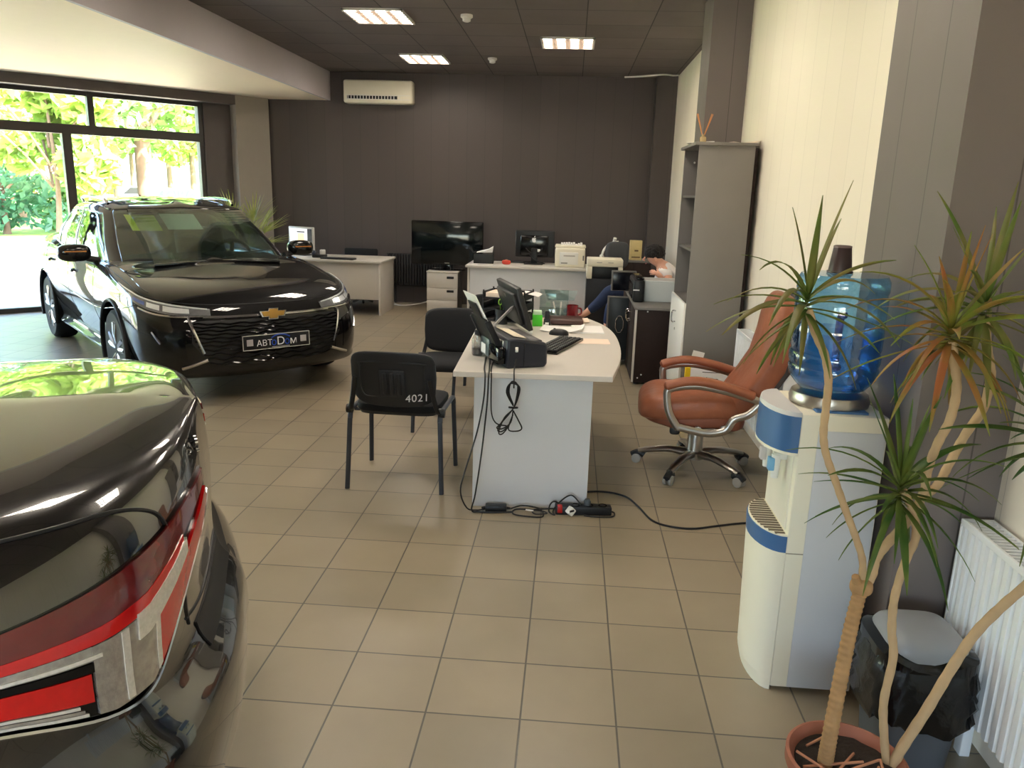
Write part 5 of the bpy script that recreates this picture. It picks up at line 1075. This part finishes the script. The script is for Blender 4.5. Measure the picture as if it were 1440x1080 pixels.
for s in (-1, 1):
    y = s*.295
    pts = cr([(-.13, y, .335), (-.185, y, .42), (-.205, y, .515), (-.19, y, .565), (-.05, y, .590), (.10, y, .572), (.235, y, .54), (.29, y, .52), (.295, y, .50), (.24, y, .44), (.17, y, .41), (.13, y, .345), (.06, y, .322), (-.02, y, .325), (-.13, y, .345)], 5)
    m = MB(); m.tube(pts, .017, 10, 1.3); m.tube([(-.02, y, .335), (-.02, s*.2, .325)], .02, 8); m.tube([(.12, y, .35), (.12, s*.2, .335)], .02, 8); a = m.build('armrest_frame', SATIN, t)
    rows = []
    for p in cr([(-.225, y, .575), (-.13, y, .607), (-.03, y, .616), (.10, y, .596), (.20, y, .57), (.27, y, .547)], 5):
        rows.append(p)
    m = MB(); n = len(rows); m.tube(rows, [.012]+[.026]*(n-2)+[.014], 12, 1.0); m.M = None
    for i, v in enumerate(m.v): v.y = y+(v.y-y)*1.35
    m.build('armrest_pad', LEA, a)
m = MB(); m.lathe([(.028, .26), (.028, .32), (0, .33)], 20); m.lathe([(.048, .09), (.045, .25), (.030, .26), (0, .26)], 24); m.build('gas_column', SATIN, t)
m = MB(); m.rbox(-.12, .12, -.08, .08, .30, .335, .01); m.tube([(-.13, -.05, .315), (-.14, -.18, .30)], .008, 6); m.se((-.14, -.19, .295), (.03, .02, .025), .6, .6); m.build('tilt_mechanism', BLK, t)
BASEM = SATIN
castor_a = [math.atan2(.098, -.341), math.atan2(-.27, -.177), math.atan2(-.247, .215), math.atan2(.176, .326), math.atan2(.36, .0)]
castor_a = [R(170), R(242), R(-46), R(26), R(98)]
base = MB(); base.lathe([(.06, .075), (.062, .115), (.045, .125), (0, .125)], 24); bo = base.build('base_hub', BASEM, t)
for a in castor_a:
    d = Vector((math.cos(a), math.sin(a), 0)); m = MB()
    m.tube(cr([d*.03+Vector((0, 0, .105)), d*.15+Vector((0, 0, .112)), d*.27+Vector((0, 0, .092)), d*.335+Vector((0, 0, .075))], 5), [.032]*4+[.028]*4+[.025]*4+[.022]*4, 10, .75); l = m.build('base_leg', BASEM, t)
    m = MB(); m.tube([d*.325+Vector((0, 0, .085)), d*.33+Vector((0, 0, .03))], .009, 8); pz = d*.345; w = Vector((-d.y, d.x, 0)); m.tube(cr([d*.30+Vector((0, 0, .05)), d*.335+Vector((0, 0, .066)), d*.375+Vector((0, 0, .045))], 4), .02, 8); m.build('castor_fork', BLK, l)
    m = MB(); c = pz+Vector((0, 0, .029))
    for q in (-1, 1): m.tube([c+w*q*.008, c+w*q*.012, c+w*q*.024, c+w*q*.027], [.022, .029, .029, .022], 18)
    m.build('castor_wheel', pm('castor_grey', (150, 144, 136), .4), l)

# ------------------------------------------------------------------ water cooler
BLUE = pm('cooler_blue', (66, 104, 150), .35, var=.04)
t = thing('water_cooler', 'cream and blue water cooler standing against the near dark pillar', 'water cooler', (.845, 2.5325, 0))
hx, hy = .155, .1575                                                 # half depth (x) and half width (y) of the straight body
def bulge(d, x0=-.11, n=14): return [(x0-d*math.cos(a), hy*math.sin(a)) for a in frange(-math.pi/2, math.pi/2, n)]
def bay_prism(m, z0, z1, d0, d1):
    a, b = bulge(d0), bulge(d1); n = len(a)
    m.add([(x, y, z0) for x, y in a]+[(x, y, z1) for x, y in b], [tuple(range(n-1, -1, -1)), tuple(range(n, 2*n))]+[(i, (i+1) % n, n+(i+1) % n, n+i) for i in range(n)]); return m
m = MB(); m.rbox(-.11, hx, -hy, hy, .01, .965, .008); m.build('body', CREAM, t)
m = MB(); bay_prism(m, .0, .05, .060, .072); bay_prism(m, .05, .50, .072, .086); m.build('lower_front', CREAM, t, smooth=30)
m = bay_prism(MB(), .50, .556, .087, .09).build('drip_tray', BLUE, t, smooth=30)
o = MB(); n = bulge(.085); o.prism(n, .556, .562)
o.build('tray_rim', CREAM, m, smooth=0)
o = MB()
for k in range(-7, 8):
    y = k*.02; xe = .08*math.sqrt(max(0, 1-(y/hy)**2))
    if xe > .01: o.box(-.11-xe, -.115, y-.006, y+.006, .5605, .5635)
o.build('grille_slot', pm('tray_slot', (96, 86, 70), .6), m, smooth=0)
m = MB(); m.box(-.1135, -.109, -.13, .13, .57, .835); m.build('recess_panel', pm('cream_recess', (228, 222, 206), .4), t, smooth=0)
for y, c in ((-.055, (120, 176, 214)), (.055, (206, 200, 200))):
    m = MB(); m.tube([(-.11, y, .795), (-.155, y, .795)], .013, 10); m.tube([(-.145, y, .80), (-.145, y, .72)], [.016, .012], 12); k = m.build('tap', WHT, t)
    m = MB(); m.rbox(-.170, -.150, y-.014, y+.014, .745, .79, .004); m.build('tap_lever', pm('tap_%d' % c[0], c, .4), k)
bay_prism(MB(), .838, .955, .088, .086).build('front_cover', BLUE, t, smooth=30)
bay_prism(MB(), .829, .838, .088, .088).build('cover_trim', CREAM, t, smooth=30); bay_prism(MB(), .955, .969, .086, .083).build('top_cap', pm('cap_grey', (206, 204, 204), .4), t, smooth=30)
m = MB(); m.rbox(-.06, .10, -.13, .13, .960, .972, .004); m.build('top_plate', BLUE, t)
for s in (-1, 1):
    MB().rbox(-.055, hx-.006, min(s*hy, s*(hy+.003)), max(s*hy, s*(hy+.003)), .015, .915, .001).build('side_panel', pm('side_grey', (204, 205, 208), .4, var=.02), t)
    MB().box(-.11, -.055, min(s*hy, s*(hy+.0012)), max(s*hy, s*(hy+.0012)), .497, .5005).build('seam', pm('seam_shade', (150, 142, 122), .6), t, smooth=0)
bx = .015
m = MB(); m.lathe([(0, .972), (.122, .968), (.125, .985), (.118, 1.005), (.10, 1.012), (0, 1.012)], 40, (bx, 0, 0)); m.build('bottle_collar', SATIN, t)
def bottle_glass(name, tint, refl):
    return thin_glass(name, tint, refl, .04)
t = thing('water_bottle', 'large blue plastic water bottle upside down on the cooler', 'bottle', (.845+bx, 2.5325, 1.0125))
prof = [(.0, .001), (.05, .002), (.105, .012), (.132, .045), (.138, .075), (.134, .085), (.139, .10), (.139, .12), (.134, .13), (.138, .145), (.138, .20), (.136, .215), (.138, .235), (.138, .30), (.133, .312), (.138, .325), (.137, .355), (.128, .372), (.06, .375), (0, .375)]
MB().lathe(prof, 48).build('bottle_body', bottle_glass('blue_bottle', (172, 214, 240), .12), t)
MB().lathe([(0, .004), (.05, .006), (.10, .016), (.127, .047), (.132, .08), (.132, .195), (0, .195)], 48).build('water', bottle_glass('blue_water', (158, 206, 244), .10), t)
m = MB(); m.tube(cr([(-.03, -.132, .26), (-.03, -.106, .25), (-.03, -.10, .18), (-.03, -.106, .105), (-.03, -.132, .10)], 6), .012, 8); m.build('grip', bottle_glass('blue_grip', (60, 110, 190), .15), t)
t = thing('cup', 'dark brown plastic cup standing upside down on the water bottle', 'cup', (.845, 2.535, 1.3885)); MB().lathe([(.036, 0), (.027, .078), (.024, .082), (0, .082)], 26).build('body', pm('brown_plastic', (58, 42, 42), .35), t); MB().lathe([(.036, 0), (.039, .0), (.039, .006), (.036, .006)], 26).build('rim', pm('brown_plastic', (58, 42, 42), .35), t); MB().lathe([(.0265, .0775), (.0275, .0775), (.0275, .0825), (.0235, .0845), (.0235, .081)], 26).build('foot_ring', pm('brown_light', (120, 100, 96), .35), t)

# ------------------------------------------------------------------ waste bin
t = thing('waste_bin', 'grey swing lid bin lined with a black bag, between pillar and radiator', 'bin', (1.045, 2.085, 0))
BING = pm('bin_grey', (84, 88, 94), .45)
def rsq(h, z, n=40, e=.5):
    return [(h*math.copysign(abs(math.cos(a))**e, math.cos(a)), h*math.copysign(abs(math.sin(a))**e, math.sin(a)), z) for a in [2*math.pi*k/n for k in range(n)]]
m = MB(); rows = [rsq(.001, .0), rsq(.095, 0), rsq(.10, .01), rsq(.128, .36), rsq(.124, .362), rsq(.098, .02), rsq(.001, .02)]; m.grid(rows, True); m.build('body', BING, t)
rr = random.Random(11); m = MB(); rows = []
for (h, z) in ((.126, .20), (.137, .19), (.146, .205), (.140, .235), (.147, .262), (.137, .29), (.145, .318), (.136, .345), (.132, .368), (.12, .372), (.115, .33)):
    rows.append([(x*(1+.05*noise.noise((a*.9, z*25, 2))+.02*rr.uniform(-1, 1)), y*(1+.05*noise.noise((a*.9, z*25, 9))+.02*rr.uniform(-1, 1)), z+.022*noise.noise((a*.5, z*9, 5))+(.018*math.sin(a*.35) if h < .14 and z < .22 else 0)) for a, (x, y, z) in enumerate(rsq(h, z, 64))])
m.grid(rows, True).build('bag', pm('black_bag', (14, 14, 15), .22, var=.3, bump=.3, scale=30), t, smooth=60)
m = MB(); dip = lambda r_: [(x, y, z-(.035*max(0, 1-abs(x+.02)/.09) if y < -.04 else 0)) for x, y, z in r_]
m.grid([rsq(.128, .36), rsq(.134, .362), dip(rsq(.134, .392)), dip(rsq(.105, .41)), dip(rsq(.095, .395)), rsq(.12, .37)], True); m.build('lid_frame', BLKG, t)
m = MB(); m.se((0, 0, .385), (.112, .112, .065), .7, .5, 36, 12, fn=lambda p: Vector((p.x, p.y, max(p.z, -.01)))); m.build('swing_flap', pm('bin_flap', (140, 142, 146), .35), t)

# ------------------------------------------------------------------ potted dragon tree
PC = (.748, 1.735)
t = thing('potted_dracaena', 'dragon tree with several bare stems in a terracotta pot in the right foreground', 'plant', (PC[0], PC[1], 0))
O = Vector((PC[0], PC[1], 0))
m = MB(); m.lathe([(0, .0), (.10, .0), (.108, .02), (.128, .215), (.142, .215), (.146, .225), (.146, .252), (.138, .255), (.126, .235), (.122, .225), (0, .225)], 48); m.build('pot', pm('terracotta', (158, 98, 76), .7, var=.15, scale=12, bump=.1), t)
m = MB(); rr = random.Random(4)
rows = [[(r_*math.cos(a), r_*math.sin(a), .228+.008*noise.noise((r_*60, a*3, 1))+(.004 if r_ < .1 else 0)) for a in [2*math.pi*k/40 for k in range(40)]] for r_ in (.001, .03, .06, .09, .123)]
m.grid(rows, True).build('soil', pm('soil', (40, 32, 26), .95, var=.5, scale=60, bump=.8), t)
STEM = pm('dracaena_bark', (188, 158, 120), .75, var=.18, scale=25, bump=.4); RING = pm('ringed_bark', (170, 132, 90), .8, var=.3, scale=30, bump=.5)
def S(x, y, Y): return aY(x, y, Y)-O
def path(pts): return cr([S(*p) for p in pts], 6)
b = aZ(1160, 1074, .225)-O
q = cr([b, S(1166, 1040, 1.70), S(1180, 965, 1.72), S(1196, 885, 1.75), S(1211, 826, 1.77)], 44)
m = MB(); n = len(q); m.tube(q, [.0178+.0020*(abs(math.sin(i*.62))**3)-.003*i/n for i in range(n)], 14); m.build('ringed_trunk', RING, t)
m = MB(); m.se(q[-1]+Vector((0, 0, .002)), (.026, .022, .022), .8, .8); m.tube([q[-1]+Vector((-.012, -.005, .01)), q[-1]+Vector((-.022, -.012, .034))], [.012, .009], 8); m.build('fork_knot', RING, t)
def stem(pts, r0, r1): p = path(pts); k = len(p); return MB().tube(p, [r0+(r1-r0)*i/k+.0006*math.sin(i*2.1) for i in range(k)], 10).build('stem', STEM, t)
stem([(1211, 828, 1.77), (1213, 790, 1.77), (1203, 755, 1.77), (1190, 720, 1.78), (1176, 680, 1.78), (1162, 640, 1.79), (1158, 610, 1.79), (1162, 570, 1.79), (1165, 535, 1.79), (1160, 500, 1.79), (1147, 470, 1.79), (1137, 435, 1.79)], .0085, .0095)
stem([(1214, 828, 1.77), (1226, 808, 1.78), (1232, 785, 1.79), (1250, 762, 1.80), (1272, 738, 1.81), (1290, 712, 1.82), (1300, 690, 1.82)], .012, .0105)
stem([(1300, 692, 1.82), (1305, 660, 1.82), (1318, 625, 1.82), (1336, 590, 1.82), (1345, 550, 1.82), (1343, 515, 1.82), (1338, 480, 1.82)], .010, .0105)
stem([(1296, 700, 1.82), (1318, 682, 1.84), (1336, 650, 1.86), (1358, 610, 1.87), (1382, 575, 1.88), (1393, 530, 1.89), (1388, 490, 1.89), (1384, 445, 1.89)], .010, .011)
b2 = aZ(1252, 1075, .225)-O; B = aZ(1252, 1075, .225)
stem([(1247, 1078, B.y), (1243, 1030, B.y+.01), (1243, 985, B.y+.015), (1256, 925, B.y+.02), (1254, 885, B.y+.025), (1258, 840, B.y+.03), (1273, 790, B.y+.035), (1288, 755, B.y+.035), (1284, 720, B.y+.03), (1270, 690, B.y+.03)], .0105, .0095)
stem([(1255, 1078, B.y-.005), (1268, 1052, B.y-.01), (1302, 1000, B.y-.01), (1338, 940, B.y), (1372, 890, B.y), (1412, 850, B.y), (1450, 815, B.y), (1480, 760, B.y), (1488, 690, B.y), (1490, 640, B.y)], .0135, .010)
def leaf(m, c, az, el, L, w, droop, tw=0):
    d = Vector((math.cos(az)*math.cos(el), math.sin(az)*math.cos(el), math.sin(el))); pts = []; p = Vector(c); n = 9
    for i in range(n+1):
        pts.append(p.copy()); d = (d+Vector((0, 0, -droop/n))).normalized(); p = p+d*L/n
    rows = []
    for i, p in enumerate(pts):
        f = i/n; ww = w*(min(1, .45+f*3.2) if f < .2 else (1-((f-.2)/.8)**2.2))+.0006
        tg = (pts[min(i+1, n)]-pts[max(i-1, 0)]).normalized(); s = tg.cross(Vector((0, 0, 1)))
        s = s.normalized() if s.length > .05 else Vector((-math.sin(az), math.cos(az), 0))
        s = (Matrix.Rotation(tw*f, 3, tg) @ s); nn = s.cross(tg).normalized()
        rows.append([p-s*ww, p-nn*ww*.35, p+s*ww])
    m.grid(rows)
def crown(c, n, L, seed, mat, up=.35, w=.0075, nm='foliage', el0=-.5, el1=1.45):
    rr = random.Random(seed); m = MB(); c = Vector(c)
    for k in range(n):
        f = k/n; el = el1+(el0-el1)*f**.8+rr.uniform(-.15, .15); az = k*2.399+rr.uniform(-.3, .3)
        if c.x+O.x+math.cos(az)*math.cos(el)*L*1.15 > XW-.02: continue
        leaf(m, c+Vector((0, 0, .02-.05*f)), az, el, L*rr.uniform(.75, 1.12), w*rr.uniform(.8, 1.25), rr.uniform(.5, 1.7)*(1.0 if el < 1.1 else .35), rr.uniform(-.8, .8))
    o = m.build(nm, mat, t, smooth=60); s_ = o.modifiers.new('t', 'SOLIDIFY'); s_.thickness = .0006
    return o
LG = leaf_mat('dracaena_green', (64, 104, 40), (128, 142, 66), scale=9); LY = leaf_mat('dracaena_yellow', (140, 160, 64), (188, 118, 70), scale=7); LM = leaf_mat('dracaena_mixed', (104, 132, 52), (156, 142, 84), scale=8)
crown(S(1135, 425, 1.79), 28, .25, 1, LM); crown(S(1266, 690, B.y+.03), 40, .265, 2, LG)
crown(S(1337, 470, 1.82), 38, .24, 3, LY); crown(S(1383, 435, 1.89), 34, .26, 5, LM); crown(S(1490, 620, B.y), 34, .27, 6, LG)
m = MB(); rr = random.Random(8)
for k in range(7):
    a = rr.uniform(0, 6.28); p = Vector((rr.uniform(-.08, .08), rr.uniform(-.08, .08), .238)); d = Vector((math.cos(a), math.sin(a), 0))*rr.uniform(.04, .08); m.tube([p-d, p+Vector((0, 0, .006)), p+d+Vector((0, 0, .012))], .0035, 6)
m.build('dry_twig', pm('dry_twig', (176, 122, 92), .8, var=.2), t, kind='stuff')

# ------------------------------------------------------------------ fan palm behind the sedan
t = thing('fan_palm', 'fan palm with spiky leaves behind the bonnet of the sedan by the window', 'plant', (-4.22, 10.0, 0))
MB().lathe([(0, 0), (.15, 0), (.19, .32), (.21, .33), (.21, .36), (.18, .36), (.17, .30), (0, .30)], 30).build('pot', pm('brown_pot', (92, 66, 52), .6), t); MB().lathe([(0, .302), (.168, .302)], 24).build('soil', pm('soil', (40, 32, 26), .95, var=.5, scale=60, bump=.8), t)
MB().tube([(0, 0, .28), (.01, 0, .5), (0, .01, .76)], [.045, .04, .03], 10).build('trunk', pm('palm_bark', (104, 82, 60), .9, bump=.5, scale=40), t)
PL = leaf_mat('palm_leaf', (134, 146, 66), (190, 190, 120), scale=5); rr = random.Random(21)
for k, (az, el, Ls) in enumerate(((2.9, 1.2, .62), (2.4, 1.0, .5), (.2, 1.05, .50), (1.2, 1.2, .6), (-.3, .45, .46), (-.1, .8, .52), (4.2, 1.0, .45), (5.3, .8, .5), (3.6, 1.1, .55))):
    d = Vector((math.cos(az)*math.cos(el), math.sin(az)*math.cos(el), math.sin(el))); p0 = Vector((0, 0, .72)); p1 = p0+d*Ls*.75
    m = MB(); m.tube([p0, p0+d*Ls*.4+Vector((0, 0, .02)), p1], [.008, .006, .005], 6)
    side = d.cross(Vector((0, 0, 1))).normalized()
    for j in range(15):
        a = (j-7)*.155; e = (d*math.cos(a)+side*math.sin(a)).normalized()
        leaf(m, p1, math.atan2(e.y, e.x), math.asin(max(-1, min(1, e.z))), rr.uniform(.34, .46), .009, rr.uniform(.1, .45))
    m.build('frond', PL, t, smooth=60)

# ------------------------------------------------------------------ seated person behind the low cabinets
def skin(name, nodes, edges, mat, parent, root, sub=2):
    names = list(nodes); idx = {n: i for i, n in enumerate(names)}
    me = bpy.data.meshes.new(name); me.from_pydata([nodes[n][0] for n in names], [(idx[a], idx[b]) for a, b in edges], []); me.update()
    o = bpy.data.objects.new(name, me); COL.objects.link(o)
    if parent: o.parent = parent
    md = o.modifiers.new('skin', 'SKIN'); md.use_smooth_shade = True; s_ = o.modifiers.new('sub', 'SUBSURF'); s_.levels = sub; s_.render_levels = sub
    for i, n in enumerate(names):
        r_ = nodes[n][1]; r_ = r_ if isinstance(r_, tuple) else (r_, r_); me.skin_vertices[0].data[i].radius = r_; me.skin_vertices[0].data[i].use_root = (n == root)
    dg = bpy.context.evaluated_depsgraph_get(); m2 = bpy.data.meshes.new_from_object(o.evaluated_get(dg)); o.modifiers.clear(); o.data = m2; bpy.data.meshes.remove(me)
    m2.materials.clear(); m2.materials.append(mat)
    for p in m2.polygons: p.use_smooth = True
    return o
SK = pm('skin', (226, 170, 146), .55, var=.05); PX, PY = .98, 8.75
t = thing('person', 'person in jeans and pale top, dark curly head bent down behind the white box', 'person', (PX, PY, 0))
N = {'pel': ((0, 0, .50), (.13, .15)), 'wai': ((.06, 0, .60), (.11, .14)), 'che': ((.11, -.01, .74), (.11, .15)), 'upc': ((.07, -.02, .85), (.09, .12)), 'nek': ((.0, -.03, .895), (.05, .05)), 'hd0': ((-.045, -.03, .925), (.075, .07)), 'hd1': ((-.085, -.03, .965), (.09, .08)), 'hd2': ((-.09, -.03, 1.005), (.07, .065)),
     'ls': ((.06, -.17, .82), .06), 'le': ((.10, -.27, .64), .043), 'lw': ((-.01, -.27, .775), .028), 'lp': ((-.05, -.265, .80), (.035, .018)),
     'rs': ((.10, .15, .82), .06), 're': ((.06, .27, .62), .043), 'rw': ((-.14, .20, .56), .028), 'rp': ((-.22, .18, .56), (.035, .018)),
     'lh': ((-.06, -.09, .49), .085), 'lk': ((-.52, -.12, .60), .062), 'lc': ((-.62, -.10, .46), .056), 'la': ((-.80, -.07, .30), .036), 'lf': ((-.87, -.05, .275), (.038, .03)), 'lt': ((-.95, -.03, .33), (.035, .02)),
     'rh': ((-.06, .09, .49), .085), 'rk': ((-.46, .12, .50), .062), 'rc': ((-.50, .12, .36), .055), 'ra': ((-.54, .12, .10), .038), 'rf': ((-.60, .12, .05), (.035, .04)), 'rt': ((-.74, .12, .035), (.025, .04))}
E_ = [('pel', 'wai'), ('wai', 'che'), ('che', 'upc'), ('upc', 'nek'), ('nek', 'hd0'), ('hd0', 'hd1'), ('hd1', 'hd2'), ('upc', 'ls'), ('ls', 'le'), ('le', 'lw'), ('lw', 'lp'), ('upc', 'rs'), ('rs', 're'), ('re', 'rw'), ('rw', 'rp'),
      ('pel', 'lh'), ('lh', 'lk'), ('lk', 'lc'), ('lc', 'la'), ('la', 'lf'), ('lf', 'lt'), ('pel', 'rh'), ('rh', 'rk'), ('rk', 'rc'), ('rc', 'ra'), ('ra', 'rf'), ('rf', 'rt')]
for s, w, d in (('l', 'lp', Vector((-.85, .1, .3)).normalized()), ('r', 'rp', Vector((-.95, -.1, -.1)).normalized())):
    side = d.orthogonal().normalized(); p = Vector(N[w][0])
    for k in range(5):
        off = side*((k-1.5)*.019) if k < 4 else -side*.034; L = (.028, .034, .031, .024, .022)[k]; base = p+off+d*(.02 if k < 4 else -.012); dd = d if k < 4 else (d-side*.9).normalized()
        N[f'{s}{k}a'] = (tuple(base+dd*L*.6), .009); N[f'{s}{k}b'] = (tuple(base+dd*L*1.3+Vector((.0, .012, -.004))), .008); N[f'{s}{k}c'] = (tuple(base+dd*L*1.9+Vector((.0, .03, -.012))), .007)
        E_ += [(w, f'{s}{k}a'), (f'{s}{k}a', f'{s}{k}b'), (f'{s}{k}b', f'{s}{k}c')]
skin('body', N, E_, SK, t, 'pel')
def grow(n, f): p, r_ = N[n]; return (p, tuple(q*f+.008 for q in r_) if isinstance(r_, tuple) else r_*f+.008)
J = {n: grow(n, 1.12) for n in ('pel', 'lh', 'lk', 'lc', 'rh', 'rk', 'rc')}; J['lz'] = ((-.755, -.078, .335), .052); J['rz'] = ((-.53, .12, .15), .052)
skin('jeans', J, [('pel', 'lh'), ('lh', 'lk'), ('lk', 'lc'), ('lc', 'lz'), ('pel', 'rh'), ('rh', 'rk'), ('rk', 'rc'), ('rc', 'rz')], pm('denim', (42, 56, 88), .85, var=.3, scale=60, bump=.3), t, 'pel')
T_ = {n: grow(n, 1.1) for n in ('wai', 'che', 'upc', 'ls', 'rs')}; T_['nk'] = ((.035, -.025, .875), .062); T_['lz'] = ((.08, -.225, .73), .056); T_['rz'] = ((.08, .21, .72), .056)
skin('shirt', T_, [('wai', 'che'), ('che', 'upc'), ('upc', 'nk'), ('upc', 'ls'), ('ls', 'lz'), ('upc', 'rs'), ('rs', 'rz')], pm('pale_shirt', (232, 226, 226), .8, var=.05, bump=.2, scale=30), t, 'wai')
m = MB(); rr = random.Random(2); hc = Vector((-.065, -.03, 1.0))
m.se(hc, (.105, .095, .085), .9, .9, 30, 18, fn=lambda p: p*(1+.10*noise.noise(p*40)) if p.z > -.05 else p*.9)
for k in range(170):
    d = Vector((rr.gauss(0, 1), rr.gauss(0, 1), rr.gauss(.5, 1))).normalized()
    if d.z < -.25 or (d.x < -.6 and d.z < .1): continue
    c = hc+Vector((d.x*.102, d.y*.092, d.z*.084)); m.se(c, (.018, .018, .016), 1, 1, 7, 5)
m.build('hair', pm('dark_curly_hair', (24, 18, 18), .7, var=.4, scale=80, bump=.6), t)
for s in (-1, 1):
    m = MB(); m.se((-.155, -.03+s*.028, .955), (.009, .012, .008), 1, 1, 12, 8); m.build('eye', pm('eye_dark', (40, 30, 28), .3), t)
    m = MB(); m.se((-.06, -.03+s*.083, .945), (.018, .008, .028), .9, .9, 12, 8); m.build('ear', SK, t)
m = MB(); m.tube([(-.165, -.03, .955), (-.185, -.03, .925), (-.165, -.03, .915)], [.008, .012, .008], 8); m.build('nose', SK, t)
m = MB(); m.tube([(-.145, -.055, .888), (-.155, -.03, .885), (-.145, -.005, .888)], [.003, .006, .003], 6); m.build('mouth', pm('lips', (176, 96, 92), .5), t)
t2, _, _ = visitor_chair('dark chair almost wholly hidden under the seated person', (PX+.02, PY, 0), R(90), 'black visitor chairs')
